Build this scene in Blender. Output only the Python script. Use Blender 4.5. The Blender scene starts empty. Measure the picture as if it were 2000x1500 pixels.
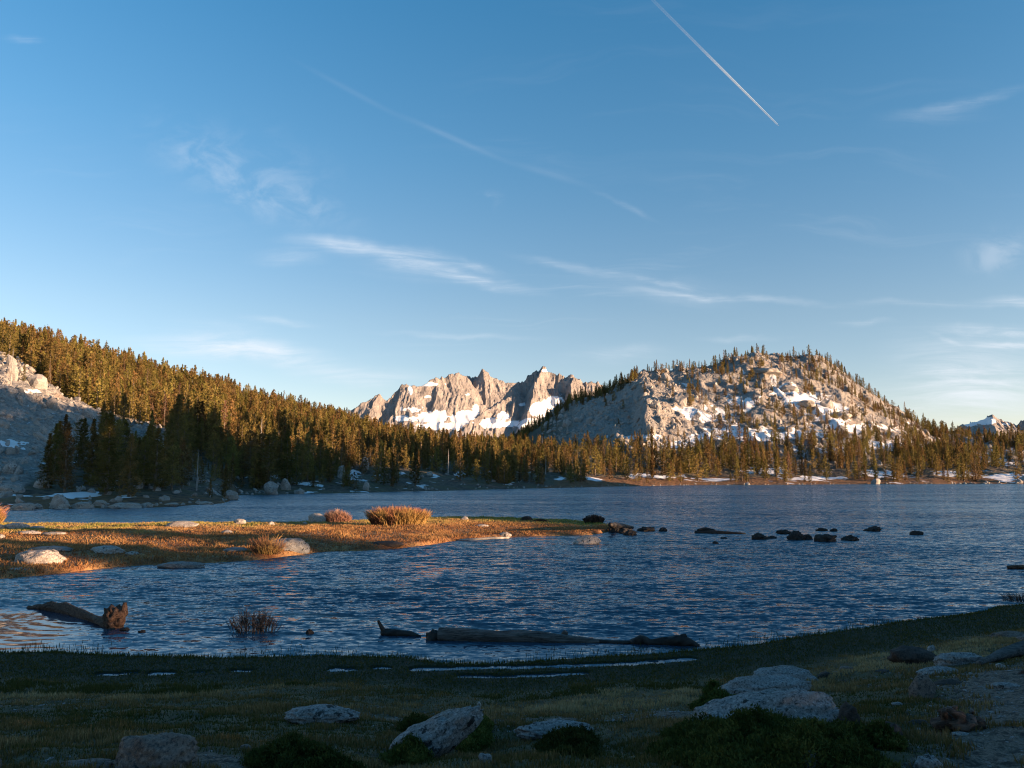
import bpy, bmesh, math, random
import numpy as np
from mathutils import Vector, Matrix

R = math.radians
rng = np.random.default_rng(7)
random.seed(7)
scene = bpy.context.scene
COL = scene.collection

# ------------------------------------------------------------------ camera
CAM_Z = 3.0
FPX = 1500.0                      # focal length in pixels of the 2000 px wide photograph
PITCH = math.atan(182 / FPX)
cam_d = bpy.data.cameras.new('camera')
cam_d.sensor_width = 36.0
cam_d.lens = 36.0 * FPX / 2000.0
cam_d.clip_start = 0.1
cam_d.clip_end = 90000
cam = bpy.data.objects.new('camera', cam_d)
COL.objects.link(cam)
cam.location = (0, 0, CAM_Z)
cam.rotation_euler = (math.pi / 2 + PITCH, 0, 0)
scene.camera = cam

# ------------------------------------------------------------------ sun and sky
SUN_AZ = R(111)                   # from +Y (view direction) towards +X
SUN_EL = R(5.0)
sh = np.array([math.sin(SUN_AZ), math.cos(SUN_AZ)])          # horizontal direction to the sun
sn = np.array([-sh[1], sh[0]])                                # lateral direction
SUN = Vector((sh[0] * math.cos(SUN_EL), sh[1] * math.cos(SUN_EL), math.sin(SUN_EL)))
sun_l = bpy.data.lights.new('sun', 'SUN')
sun_l.energy = 5.0
sun_l.angle = R(0.5)
sun_l.color = (1.0, 0.66, 0.40)
sun_o = bpy.data.objects.new('sun', sun_l)
COL.objects.link(sun_o)
sun_o.rotation_euler = SUN.to_track_quat('Z', 'Y').to_euler()

scene.view_settings.view_transform = 'Standard'
scene.view_settings.look = 'None'
scene.view_settings.gamma = 1.0
scene.view_settings.use_curve_mapping = False
scene.view_settings.exposure = 1.7
scene.cycles.max_bounces = 6
scene.cycles.diffuse_bounces = 3
scene.cycles.glossy_bounces = 3
scene.cycles.transparent_max_bounces = 12
scene.cycles.sample_clamp_indirect = 4.0
scene.cycles.use_denoising = True
scene.cycles.filter_width = 1.15

SP, CP = math.sin(PITCH), math.cos(PITCH)


def ray(u, v):
    X = (u - 1000.0) / FPX
    Y = (750.0 - v) / FPX
    return np.array([X, CP - Y * SP, SP + Y * CP])


def at_y(u, v, y):
    d = ray(u, v)
    return np.array([0, 0, CAM_Z]) + d * (y / d[1])


def at_z(u, v, z):
    d = ray(u, v)
    return np.array([0, 0, CAM_Z]) + d * ((z - CAM_Z) / d[2])


def elev(v):
    Y = (750.0 - v) / FPX
    return (SP + Y * CP) / (CP - Y * SP)


def project(x, y, z):
    """world -> photograph pixels (numpy)"""
    zz = z - CAM_Z
    f = y * CP + zz * SP
    up = -y * SP + zz * CP
    f = np.maximum(f, 1e-3)
    return 1000 + FPX * x / f, 750 - FPX * up / f


# ------------------------------------------------------------------ node helpers
class NT:
    def __init__(self, tree):
        self.t = tree
        self.n = tree.nodes
        self.l = tree.links

    def node(self, typ, **kw):
        n = self.n.new(typ)
        for k, v in kw.items():
            setattr(n, k, v)
        return n

    def set(self, sock, val):
        if isinstance(val, bpy.types.NodeSocket):
            self.l.new(val, sock)
        elif val is not None:
            sock.default_value = val

    def math(self, op, a, b=None, c=None, clamp=False):
        n = self.node('ShaderNodeMath', operation=op, use_clamp=clamp)
        self.set(n.inputs[0], a)
        if b is not None: self.set(n.inputs[1], b)
        if c is not None: self.set(n.inputs[2], c)
        return n.outputs[0]

    def smooth(self, x, lo, hi, a=0.0, b=1.0):
        n = self.node('ShaderNodeMapRange', interpolation_type='SMOOTHSTEP')
        self.set(n.inputs['Value'], x)
        self.set(n.inputs['From Min'], lo); self.set(n.inputs['From Max'], hi)
        self.set(n.inputs['To Min'], a); self.set(n.inputs['To Max'], b)
        return n.outputs[0]

    def mix(self, f, a, b, blend='MIX'):
        n = self.node('ShaderNodeMix', data_type='RGBA', blend_type=blend)
        self.set(n.inputs[0], f)
        self.set(n.inputs[6], a if isinstance(a, bpy.types.NodeSocket) else (*a, 1) if len(a) == 3 else a)
        self.set(n.inputs[7], b if isinstance(b, bpy.types.NodeSocket) else (*b, 1) if len(b) == 3 else b)
        return n.outputs[2]

    def noise(self, vec, scale, detail=4, rough=0.55, dist=0.0, col=False):
        n = self.node('ShaderNodeTexNoise')
        if vec is not None: self.l.new(vec, n.inputs['Vector'])
        n.inputs['Scale'].default_value = scale
        n.inputs['Detail'].default_value = detail
        n.inputs['Roughness'].default_value = rough
        n.inputs['Distortion'].default_value = dist
        return n.outputs[1 if col else 0]

    def voronoi(self, vec, scale, feature='F1', out=0):
        n = self.node('ShaderNodeTexVoronoi', feature=feature)
        if vec is not None: self.l.new(vec, n.inputs['Vector'])
        n.inputs['Scale'].default_value = scale
        return n.outputs[out]

    def mapping(self, vec, scale=(1, 1, 1), rot=(0, 0, 0), loc=(0, 0, 0)):
        n = self.node('ShaderNodeMapping')
        self.l.new(vec, n.inputs[0])
        n.inputs['Location'].default_value = loc
        n.inputs['Rotation'].default_value = rot
        n.inputs['Scale'].default_value = scale
        return n.outputs[0]

    def attr(self, name, out=2):
        n = self.node('ShaderNodeAttribute', attribute_name=name)
        return n.outputs[out]

    def bump(self, h, strength=0.5, dist=0.1, normal=None):
        n = self.node('ShaderNodeBump')
        n.inputs['Strength'].default_value = strength
        n.inputs['Distance'].default_value = dist
        self.l.new(h, n.inputs['Height'])
        if normal is not None: self.l.new(normal, n.inputs['Normal'])
        return n.outputs[0]


def material(name):
    m = bpy.data.materials.new(name)
    m.use_nodes = True
    t = NT(m.node_tree)
    t.n.clear()
    out = t.node('ShaderNodeOutputMaterial')
    b = t.node('ShaderNodeBsdfPrincipled')
    b.inputs['Roughness'].default_value = 0.85
    b.inputs['Specular IOR Level'].default_value = 0.25
    t.l.new(b.outputs[0], out.inputs[0])
    return m, t, b, out


# ------------------------------------------------------------------ world
world = bpy.data.worlds.new('World')
scene.world = world
world.use_nodes = True
world.cycles.sampling_method = 'MANUAL'
world.cycles.sample_map_resolution = 256
w = NT(world.node_tree)
w.n.clear()
wout = w.node('ShaderNodeOutputWorld')
bg = w.node('ShaderNodeBackground')
w.l.new(bg.outputs[0], wout.inputs[0])
SKY_STRENGTH = 0.15
bg.inputs[1].default_value = SKY_STRENGTH
sky = w.node('ShaderNodeTexSky', sky_type='NISHITA')
sky.sun_disc = False
sky.sun_elevation = SUN_EL
sky.sun_rotation = SUN_AZ
sky.altitude = 2800
sky.air_density = 1.0
sky.dust_density = 0.3
sky.ozone_density = 2.0
tc = w.node('ShaderNodeTexCoord').outputs['Generated']
sep = w.node('ShaderNodeSeparateXYZ'); w.l.new(tc, sep.inputs[0])
dx, dy, dz = sep.outputs
ysafe = w.math('MAXIMUM', dy, 0.05)
ga = w.math('DIVIDE', dx, ysafe)
ge = w.math('DIVIDE', dz, ysafe)
front = w.smooth(dy, 0.1, 0.4)
# cirrus: streaky noise on a high plane, same everywhere in the sky
dzp = w.math('ADD', w.math('MAXIMUM', dz, 0.0), 0.12)
comb = w.node('ShaderNodeCombineXYZ')
w.l.new(w.math('DIVIDE', dx, dzp), comb.inputs[0])
w.l.new(w.math('DIVIDE', dy, dzp), comb.inputs[1])
cpl = comb.outputs[0]
warp = w.node('ShaderNodeVectorMath', operation='MULTIPLY_ADD')
w.l.new(w.noise(cpl, 1.6, 3, 0.5, col=True), warp.inputs[0])
warp.inputs[1].default_value = (0.5, 0.5, 0)
w.l.new(cpl, warp.inputs[2])
cplw = warp.outputs[0]
streak = w.noise(w.mapping(cplw, scale=(0.9, 4.5, 1), rot=(0, 0, R(-12))), 1.4, 5, 0.62)
broad = w.noise(cpl, 0.55, 3, 0.5)
thin = w.math('MULTIPLY', w.smooth(streak, 0.50, 0.85), w.smooth(broad, 0.45, 0.75))
thin = w.math('MULTIPLY', thin, 0.35)
gcomb = w.node('ShaderNodeCombineXYZ')
w.l.new(ga, gcomb.inputs[0]); w.l.new(ge, gcomb.inputs[1])
gv = gcomb.outputs[0]
gw_ = w.node('ShaderNodeVectorMath', operation='MULTIPLY_ADD')
w.l.new(w.noise(gv, 3.0, 2, 0.5, col=True), gw_.inputs[0]); gw_.inputs[1].default_value = (.10, .05, 0); w.l.new(gv, gw_.inputs[2])
gvw0 = gw_.outputs[0]
fine = w.noise(w.mapping(gvw0, scale=(6, 60, 1), rot=(0, 0, R(7))), 1.0, 6, 0.66, 0.7)
fine2 = w.noise(w.mapping(gv, scale=(16, 26, 1), rot=(0, 0, R(-30))), 1.0, 5, 0.6, 0.5)
wig = w.node('ShaderNodeVectorMath', operation='MULTIPLY_ADD')
w.l.new(w.noise(gv, 7, 4, 0.6, col=True), wig.inputs[0])
wig.inputs[1].default_value = (0.05, 0.035, 0)
w.l.new(gv, wig.inputs[2])
gvw = w.node('ShaderNodeVectorMath', operation='SUBTRACT')
w.l.new(wig.outputs[0], gvw.inputs[0]); gvw.inputs[1].default_value = (0.025, 0.0175, 0)
sg = w.node('ShaderNodeSeparateXYZ'); w.l.new(gvw.outputs[0], sg.inputs[0])
sgr = w.node('ShaderNodeSeparateXYZ'); w.l.new(gv, sgr.inputs[0])


def wisp(u0, v0, u1, v1, wid, st, kind, acc):
    """soft elongated blob round the line from (u0, v0) to (u1, v1); its strength is added to acc"""
    r0, r1 = ray(u0, v0), ray(u1, v1)
    a0, e0, a1, e1 = r0[0] / r0[1], r0[2] / r0[1], r1[0] / r1[1], r1[2] / r1[1]
    ca, ce = (a0 + a1) / 2, (e0 + e1) / 2
    L = math.hypot(a1 - a0, e1 - e0) / 2
    th = math.atan2(e1 - e0, a1 - a0)
    mp = w.node('ShaderNodeMapping', vector_type='TEXTURE')
    w.l.new(gv if kind == 2 else gvw.outputs[0], mp.inputs[0])
    mp.inputs['Location'].default_value = (ca, ce, 0)
    mp.inputs['Rotation'].default_value = (0, 0, th)
    mp.inputs['Scale'].default_value = (L * 1.25, wid * 2.1 / 1400.0, 1)
    g = w.node('ShaderNodeTexGradient', gradient_type='QUADRATIC_SPHERE')
    w.l.new(mp.outputs[0], g.inputs[0])
    return w.math('MULTIPLY_ADD', w.math('MINIMUM', g.outputs[1], 0.6), st * 1.5, acc)


WISPS = [
    (540, 466, 800, 488, 12, .50, 0), (700, 478, 900, 520, 14, .45, 0), (800, 518, 1070, 575, 9, .50, 0), (860, 505, 1000, 540, 6, .35, 0), (640, 480, 960, 545, 22, .22, 0),
    (480, 497, 640, 500, 13, .30, 0), (980, 497, 1240, 545, 7, .26, 0), (1160, 528, 1400, 567, 6, .28, 0),
    (1180, 560, 1640, 598, 6, .38, 0), (1100, 540, 1500, 588, 24, .16, 0), (1600, 596, 2000, 592, 6, .25, 0),
    (250, 230, 520, 390, 42, .15, 1), (420, 350, 720, 440, 30, .20, 1), (330, 270, 700, 420, 70, .12, 1),
    (560, 110, 820, 250, 5, .035, 2), (760, 215, 1010, 325, 5, .065, 2), (960, 305, 1180, 372, 6, .04, 2),
    (1150, 370, 1290, 426, 5, .20, 0), (930, 380, 985, 405, 18, .14, 1),
    (1760, 226, 2020, 172, 9, .20, 0), (1700, 240, 1960, 218, 14, .10, 0),
    (1860, 500, 2040, 470, 30, .24, 1), (1900, 584, 2080, 586, 9, .50, 0), (1810, 646, 2060, 648, 10, .65, 0),
    (1870, 676, 2080, 677, 7, .55, 0), (1720, 700, 2100, 770, 55, .60, 0), (1650, 770, 2100, 800, 40, .35, 0), (1800, 650, 1880, 680, 4, .35, 0),
    (1610, 632, 1760, 634, 5, .26, 0), (260, 664, 700, 712, 16, .75, 0), (200, 650, 620, 690, 30, .28, 0), (520, 718, 860, 748, 13, .55, 0),
    (460, 622, 640, 642, 6, .30, 0), (700, 655, 1080, 660, 5, .24, 0), (1350, 660, 1560, 662, 5, .25, 0),
    (1080, 700, 1330, 690, 14, .22, 0), (0, 72, 90, 74, 6, .22, 0),
]
acc = [0.0, 0.0, 0.0]
for a_ in WISPS:
    acc[a_[6]] = wisp(*a_, acc[a_[6]])
t0_ = w.math('MULTIPLY', acc[0], w.smooth(fine, 0.30, 0.75, 0.15, 1.0))
t1_ = w.math('MULTIPLY', acc[1], w.smooth(fine2, 0.38, 0.72))
tot = w.math('MULTIPLY_ADD', w.math('ADD', w.math('ADD', t0_, t1_), acc[2]), front, thin)
tot = w.math('MINIMUM', tot, 0.85)
CLOUD_COL = (1.95, 2.03, 2.18)
grade = w.node('ShaderNodeValToRGB')
w.l.new(w.math('MAXIMUM', dz, 0.0), grade.inputs[0])
el_ = grade.color_ramp.elements
el_[0].position = 0.0; el_[0].color = (0.48, 0.32, 0.275, 1)
el_[1].position = 0.6; el_[1].color = (0.16, 0.38, 0.425, 1)
e3 = el_.new(0.2); e3.color = (0.43, 0.36, 0.312, 1)
e3 = el_.new(0.4); e3.color = (0.275, 0.38, 0.38, 1)
skyb = w.mix(1.0, sky.outputs[0], grade.outputs[0], 'MULTIPLY')
skyb = w.mix(1.0, skyb, (1.94, 1.87, 1.82), 'MULTIPLY')
skyc = w.mix(tot, skyb, CLOUD_COL)
w.l.new(skyc, bg.inputs[0])

# ------------------------------------------------------------------ numpy noise
def _h(ix, iy, iz, seed):
    h = (ix.astype(np.int64) * 374761393 + iy.astype(np.int64) * 668265263 + iz.astype(np.int64) * 2147483647 + seed * 1442695041) & 0xffffffff
    h = ((h ^ (h >> 13)) * 1274126177) & 0xffffffff
    h = ((h ^ (h >> 16)) * 2246822519) & 0xffffffff
    return ((h ^ (h >> 15)) & 0xffffff) / float(0xffffff) * 2 - 1


def vnoise2(x, y, seed=0):
    x0 = np.floor(x); y0 = np.floor(y)
    fx = x - x0; fy = y - y0
    fx = fx * fx * fx * (fx * (fx * 6 - 15) + 10); fy = fy * fy * fy * (fy * (fy * 6 - 15) + 10)
    z = np.zeros_like(x0)
    a = _h(x0, y0, z, seed); b = _h(x0 + 1, y0, z, seed); c = _h(x0, y0 + 1, z, seed); d = _h(x0 + 1, y0 + 1, z, seed)
    return (a * (1 - fx) + b * fx) * (1 - fy) + (c * (1 - fx) + d * fx) * fy


def vnoise3(x, y, z, seed=0):
    x0 = np.floor(x); y0 = np.floor(y); z0 = np.floor(z)
    fx = x - x0; fy = y - y0; fz = z - z0
    s = lambda t: t * t * (3 - 2 * t)
    fx, fy, fz = s(fx), s(fy), s(fz)
    r = 0
    for i in (0, 1):
        for j in (0, 1):
            for k in (0, 1):
                r = r + _h(x0 + i, y0 + j, z0 + k, seed) * (fx if i else 1 - fx) * (fy if j else 1 - fy) * (fz if k else 1 - fz)
    return r


def fbm2(x, y, oct=4, seed=0, gain=0.5, ridged=False):
    x = np.asarray(x, float); y = np.asarray(y, float)
    r = np.zeros(np.broadcast(x, y).shape); a = 1.0; n = 0
    for o in range(oct):
        v = vnoise2(x + 17.3 * o, y - 9.1 * o, seed + o)
        if ridged: v = 1 - 2 * np.abs(v)
        r = r + v * a; n += a; a *= gain; x = x * 2.03; y = y * 2.03
    return r / n


def sstep(x, lo, hi):
    t = np.clip((np.asarray(x, float) - lo) / (hi - lo), 0, 1)
    return t * t * (3 - 2 * t)


# ------------------------------------------------------------------ mesh helpers
def mesh_np(name, verts, faces, smooth=False, attrs=None):
    """faces: (n,3) or (n,4) array"""
    me = bpy.data.meshes.new(name)
    verts = np.ascontiguousarray(verts, dtype=np.float32)
    faces = np.ascontiguousarray(faces, dtype=np.int32)
    k = faces.shape[1]
    me.vertices.add(len(verts)); me.vertices.foreach_set('co', verts.ravel())
    me.loops.add(faces.size); me.loops.foreach_set('vertex_index', faces.ravel())
    me.polygons.add(len(faces))
    me.polygons.foreach_set('loop_start', np.arange(0, faces.size, k, dtype=np.int32))
    try:
        me.polygons.foreach_set('loop_total', np.full(len(faces), k, dtype=np.int32))
    except Exception:
        pass
    me.polygons.foreach_set('use_smooth', np.full(len(faces), bool(smooth)))
    me.update(calc_edges=True)
    for an, arr in (attrs or {}).items():
        arr = np.ascontiguousarray(arr, dtype=np.float32)
        if arr.ndim == 1:
            at = me.attributes.new(an, 'FLOAT', 'POINT'); at.data.foreach_set('value', arr)
        else:
            at = me.attributes.new(an, 'FLOAT_VECTOR', 'POINT'); at.data.foreach_set('vector', arr.ravel())
    return me


def add_obj(name, me, mat=None, parent=None, loc=(0, 0, 0), rot=(0, 0, 0), scale=(1, 1, 1)):
    o = bpy.data.objects.new(name, me)
    COL.objects.link(o)
    o.location = loc; o.rotation_euler = rot; o.scale = scale
    if mat is not None and me is not None and len(me.materials) == 0: me.materials.append(mat)
    if parent is not None: o.parent = parent
    return o


def empty(name, loc, rz=0, scale=1):
    o = bpy.data.objects.new(name, None)
    COL.objects.link(o); o.location = loc; o.rotation_euler = (0, 0, rz)
    o.scale = (scale,) * 3 if not hasattr(scale, '__len__') else scale
    o.empty_display_size = 0.1
    return o


def tag(o, label=None, cat=None, group=None, kind=None):
    if label: o['label'] = label
    if cat: o['category'] = cat
    if group: o['group'] = group
    if kind: o['kind'] = kind
    return o


def grid_faces(nx, ny):
    i = np.arange(nx - 1); j = np.arange(ny - 1)
    I, J = np.meshgrid(i, j, indexing='ij')
    a = I * ny + J
    return np.stack([a, a + ny, a + ny + 1, a + 1], -1).reshape(-1, 4)


# ------------------------------------------------------------------ far terrain (polar grid: a = x/y, y)
# per column: photo u, then (distance y, photo v) from shore to crest
COLS = [
    (-700, [(66, 0), (80, 955), (98, 880), (125, 780), (180, 680), (430, 575)]),
    (0,    [(70, 0), (84, 966), (104, 905), (134, 822), (180, 742), (420, 668)]),
    (120,  [(73, 0), (88, 958), (115, 898), (148, 838), (195, 790), (420, 694)]),
    (250,  [(76, 0), (92, 958), (122, 908), (158, 862), (215, 822), (430, 728)]),
    (340,  [(80, 0), (95, 960), (126, 918), (165, 876), (235, 838), (440, 748)]),
    (440,  [(90, 0), (103, 966), (130, 938), (172, 900), (250, 856), (450, 772)]),
    (455,  [(98, 0), (108, 972), (135, 954), (178, 914), (256, 858), (452, 776)]),
    (466,  [(131, 0), (140, 956), (172, 924), (218, 890), (278, 856), (455, 780)]),
    (640,  [(142, 0), (158, 948), (188, 922), (238, 890), (310, 862), (480, 826)]),
    (720,  [(151, 0), (168, 946), (200, 922), (250, 896), (320, 874), (480, 850)]),
    (850,  [(168, 0), (186, 944), (220, 924), (270, 902), (350, 888), (490, 877)]),
    (990,  [(195, 0), (215, 941), (255, 924), (310, 908), (390, 896), (500, 885)]),
    (1020, [(202, 0), (222, 940), (262, 924), (320, 908), (420, 884), (600, 850)]),
    (1100, [(222, 0), (245, 938), (290, 922), (350, 908), (440, 872), (612, 800)]),
    (1180, [(248, 0), (275, 937), (320, 922), (385, 896), (460, 848), (612, 765)]),
    (1235, [(262, 0), (290, 936), (335, 920), (400, 886), (462, 830), (606, 741)]),
    (1262, [(270, 0), (298, 936), (342, 918), (398, 874), (448, 806), (596, 730)]),
    (1300, [(281, 0), (312, 936), (356, 918), (410, 876), (462, 812), (600, 726)]),
    (1400, [(298, 0), (332, 935), (378, 912), (432, 870), (500, 806), (620, 716)]),
    (1450, [(304, 0), (338, 935), (384, 912), (440, 868), (510, 800), (636, 700)]),
    (1500, [(310, 0), (344, 935), (390, 912), (445, 866), (520, 790), (650, 688)]),
    (1560, [(316, 0), (350, 935), (396, 912), (452, 866), (530, 792), (650, 691)]),
    (1610, [(322, 0), (356, 935), (400, 912), (456, 870), (540, 800), (650, 704)]),
    (1660, [(328, 0), (362, 935), (405, 912), (460, 876), (540, 822), (645, 733)]),
    (1710, [(334, 0), (366, 935), (410, 912), (465, 884), (540, 846), (640, 772)]),
    (1760, [(339, 0), (370, 935), (414, 914), (470, 892), (540, 868), (635, 808)]),
    (1820, [(345, 0), (376, 935), (420, 916), (475, 898), (545, 880), (630, 838)]),
    (1900, [(352, 0), (384, 935), (428, 917), (482, 902), (550, 888), (630, 858)]),
    (2000, [(360, 0), (392, 935), (436, 917), (490, 902), (555, 888), (630, 866)]),
    (2700, [(360, 0), (392, 935), (436, 915), (490, 895), (555, 870), (630, 840)]),
]
ca = np.array([(u - 1000) / FPX for u, _ in COLS])
ky = []; kz = []
for u, ks in COLS:
    ys_ = [ks[0][0] - 14, ks[0][0]]; zs_ = [-3.0, 0.0]
    for (yy, vv) in ks[1:]:
        ys_.append(yy); zs_.append(CAM_Z + elev(vv) * yy)
    zc = zs_[-1]
    ys_ += [ks[-1][0] + 60, ks[-1][0] + 300, 1300]; zs_ += [zc - 6, zc * 0.55, 5.0]
    ky.append(ys_); kz.append(zs_)
ky = np.array(ky); kz = np.array(kz)
NA, NY = 860, 460
ga_ = np.linspace(-1.0, 1.0, NA)
ty = np.linspace(0, 1, NY)
gy_ = 52 + (1250 - 52) * (0.35 * ty + 0.65 * ty ** 2.2)
KY = np.stack([np.interp(ga_, ca, ky[:, k]) for k in range(ky.shape[1])], 1)
KZ = np.stack([np.interp(ga_, ca, kz[:, k]) for k in range(ky.shape[1])], 1)
ker = np.hanning(9); ker /= ker.sum()
KZ[:, 3:] = np.stack([np.convolve(np.pad(KZ[:, k], 4, mode='edge'), ker, 'valid') for k in range(3, KZ.shape[1])], 1)
# wavy shore
sw = fbm2(ga_ * 22, ga_ * 0 + 3.3, 4, 11) * 5 * (KY[:, 1] / 150)
KY[:, 0] += sw; KY[:, 1] += sw; KY[:, 2] += sw * 0.6
ZF = np.empty((NA, NY))
for i in range(NA):
    ZF[i] = np.interp(gy_, KY[i], KZ[i])
for _ in range(2):                                            # soften the joints between knots
    ZF[:, 1:-1] = 0.25 * ZF[:, :-2] + 0.5 * ZF[:, 1:-1] + 0.25 * ZF[:, 2:]
AX, YY = np.meshgrid(ga_, gy_, indexing='ij')
XX = AX * YY
UF, VF = project(XX, YY, ZF)
shore_d = YY - KY[:, 1][:, None]
# regional masks
rocky = np.zeros_like(ZF)
rocky = np.maximum(rocky, sstep(UF, 1060, 1150) * sstep(925 - VF, 0, 60))
tal_top = np.interp(UF, [-700, 0, 60, 120, 200, 320, 360], [640, 702, 730, 778, 815, 846, 850])
tal_bot = np.interp(UF, [-700, 0, 80, 150, 320, 360], [1000, 985, 930, 905, 875, 850])
talus = (sstep(VF, tal_top - 4, tal_top + 6) * sstep(tal_bot - VF, -5, 8) * (UF < 350))
rocky = np.maximum(rocky, talus)
amp = sstep(shore_d, 2, 60)
big = fbm2(XX / 38, YY / 38, 4, 21, ridged=True)
med = fbm2(XX / 9, YY / 9, 3, 31, ridged=True)
sm = fbm2(XX / 3.2, YY / 3.2, 3, 41)
crest_y = KY[:, 6][:, None]
ZF = ZF + amp * ((big - 0.1) * (2.2 + 3.2 * rocky) * sstep(YY, 60, 350) + (med - 0.1) * (0.7 + 1.9 * rocky) * sstep(YY, 50, 220) + sm * (0.35 + 0.5 * rocky))
ZF = np.where(shore_d > 1.0, np.maximum(ZF, 0.15), ZF) + 0.12 * sstep(shore_d, 0, 3) * fbm2(XX / 1.5, YY / 1.5, 2, 5)
# low rocky lip of the near left spit
UF, VF = project(XX, YY, ZF)


def zfar(x, y):
    a = np.asarray(x) / np.asarray(y)
    fi = np.clip((a + 1.0) / 2.0 * (NA - 1), 0, NA - 1.001)
    fj = np.interp(y, gy_, np.arange(NY)); fj = np.clip(fj, 0, NY - 1.001)
    i = fi.astype(int); j = fj.astype(int); p = fi - i; q = fj - j
    return (ZF[i, j] * (1 - p) + ZF[i + 1, j] * p) * (1 - q) + (ZF[i, j + 1] * (1 - p) + ZF[i + 1, j + 1] * p) * q


def samp(F, x, y):
    a = np.asarray(x) / np.asarray(y)
    fi = np.clip(np.rint((a + 1.0) / 2.0 * (NA - 1)), 0, NA - 1).astype(int)
    fj = np.clip(np.rint(np.interp(y, gy_, np.arange(NY))), 0, NY - 1).astype(int)
    return F[fi, fj]


SNOW = [  # u, v, ru, rv, weight
    (1506, 722, 16, 10, 1), (1512, 742, 12, 16, 1), (1532, 763, 30, 13, 1.2), (1570, 782, 42, 16, 1.3), (1612, 802, 34, 16, 1.2), (1640, 822, 20, 10, .9),
    (1350, 752, 20, 9, .8), (1460, 728, 16, 8, .9), (1345, 800, 44, 12, .9), (1400, 815, 45, 14, 1), (1425, 842, 50, 14, 1), (1378, 858, 40, 12, .9),
    (1318, 868, 34, 8, .9), (1250, 852, 60, 7, .8), (1230, 806, 26, 5, .8), (1455, 782, 30, 12, .9), (1480, 850, 40, 12, 1), (1690, 835, 60, 10, .9), (1560, 850, 60, 12, .9),
    (1745, 872, 60, 10, .9), (1640, 880, 80, 10, .9), (1860, 880, 90, 9, .9), (1960, 900, 50, 9, .8), (1975, 932, 40, 7, 1.2), (1870, 925, 60, 6, 1), (1600, 934, 60, 4, .9),
    (1720, 925, 90, 8, .9), (1500, 920, 60, 7, .7), (1300, 931, 40, 4, .9), (1390, 936, 60, 3, .9), (1240, 930, 30, 5, .8), (1160, 935, 24, 4, .8),
    (62, 765, 20, 6, 1), (10, 868, 26, 9, 1.1), (45, 866, 22, 6, 1), (40, 880, 12, 4, .8), (155, 966, 44, 5, 1.3), (248, 967, 15, 4, 1.2), (8, 957, 22, 6, .9),
    (316, 862, 10, 14, 1.1), (140, 905, 24, 8, .6), (90, 900, 18, 8, .5), (640, 905, 16, 8, .8), (690, 925, 14, 10, .8), (780, 925, 10, 5, .9), (850, 930, 12, 5, .9),
    (905, 925, 20, 6, .8), (560, 900, 34, 10, .7), (520, 925, 26, 8, .8), (600, 945, 24, 5, .8), (1090, 935, 20, 4, .7), (820, 950, 16, 3, .8), (1000, 945, 24, 3, .7),
]
snow = np.zeros_like(ZF)
for (su, sv, ru, rv, wt) in SNOW:
    snow = np.maximum(snow, wt * np.exp(-(((UF - su) / ru) ** 2 + ((VF - sv) / rv) ** 2)))
patch = fbm2(XX / 14, YY / 14, 4, 61)
gy_slope = np.zeros_like(ZF); gy_slope[:, 1:] = np.diff(ZF, axis=1) / np.diff(gy_)[None, :]
hollow = -med * 0.35 - sm * 0.25
snow = snow + 0.34 * patch + 0.5 * hollow
snow = np.where(UF > 1000, snow * .80 + .46 * fbm2(XX / 6, YY / 6, 3, 66), snow)
snow += 0.10 * sstep(UF, 1280, 1420) * sstep(VF, 740, 800) + 0.10 * (UF > 420) * (UF < 1100) * sstep(VF, 890, 920)
snow -= 0.5 * sstep(-shore_d, -3, 2)
snow -= 0.6 * sstep(VF, 0, 1) * (VF < 742) * (UF > 1420) * (snow < 0.6)
snow -= 0.35 * ((UF > 1060) & (UF < 1240) & (VF < 850))
nearl = sstep(260 - YY, 0, 60)
snow = snow + nearl * (.75 * fbm2(XX / 2.2, YY / 2.2, 3, 67) - .05)
soil = 1 - rocky
russet = sstep(UF, 1050, 1120) * sstep(VF, 926, 938) + sstep(9 - shore_d, 0, 8) * (0.1 + 0.5 * (UF > 1050)) + .55 * (UF < 470) * sstep(20 - shore_d, 0, 12)
forest_far = ZF

m_land, t, b, _ = material('mountain_ground')
geo = t.node('ShaderNodeNewGeometry')
pos = geo.outputs['Position']
nf = t.noise(pos, 0.9, 6, 0.65)
nc = t.noise(pos, 0.12, 4, 0.6)
vor = t.voronoi(pos, 0.55)
rockc = t.mix(t.smooth(nf, 0.3, 0.7), (0.18, 0.165, 0.15), (0.38, 0.345, 0.31))
rockc = t.mix(t.smooth(nc, 0.5, 0.75), rockc, (0.33, 0.25, 0.19))
rockc = t.mix(t.smooth(t.noise(pos, 3.0, 3, 0.6), 0.52, 0.62, 0, .7), rockc, (0.10, 0.09, 0.08))
soilc = t.mix(t.smooth(nf, 0.35, 0.65), (0.035, 0.03, 0.022), (0.16, 0.12, 0.085))
soilc = t.mix(t.smooth(nc, 0.45, 0.6), soilc, (0.10, 0.085, 0.045))
rus = t.mix(t.smooth(nf, 0.35, 0.65), (0.11, 0.045, 0.02), (0.20, 0.11, 0.045))
c1 = t.mix(t.attr('rocky'), soilc, rockc)
c1 = t.mix(t.smooth(t.math('ADD', t.attr('russet'), t.math('MULTIPLY', t.math('SUBTRACT', nf, 0.5), 1.2)), 0.35, 0.65), c1, rus)
sm_ = t.math('ADD', t.attr('snow'), t.math('MULTIPLY', t.math('SUBTRACT', t.noise(pos, 0.45, 6, 0.7), 0.5), 0.9))
smask = t.smooth(sm_, 0.40, 0.47)
snowc = t.mix(t.smooth(nc, 0.4, 0.7), (0.72, 0.72, 0.74), (0.62, 0.61, 0.60))
c1 = t.mix(smask, c1, snowc)
t.l.new(c1, b.inputs['Base Color'])
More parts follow.
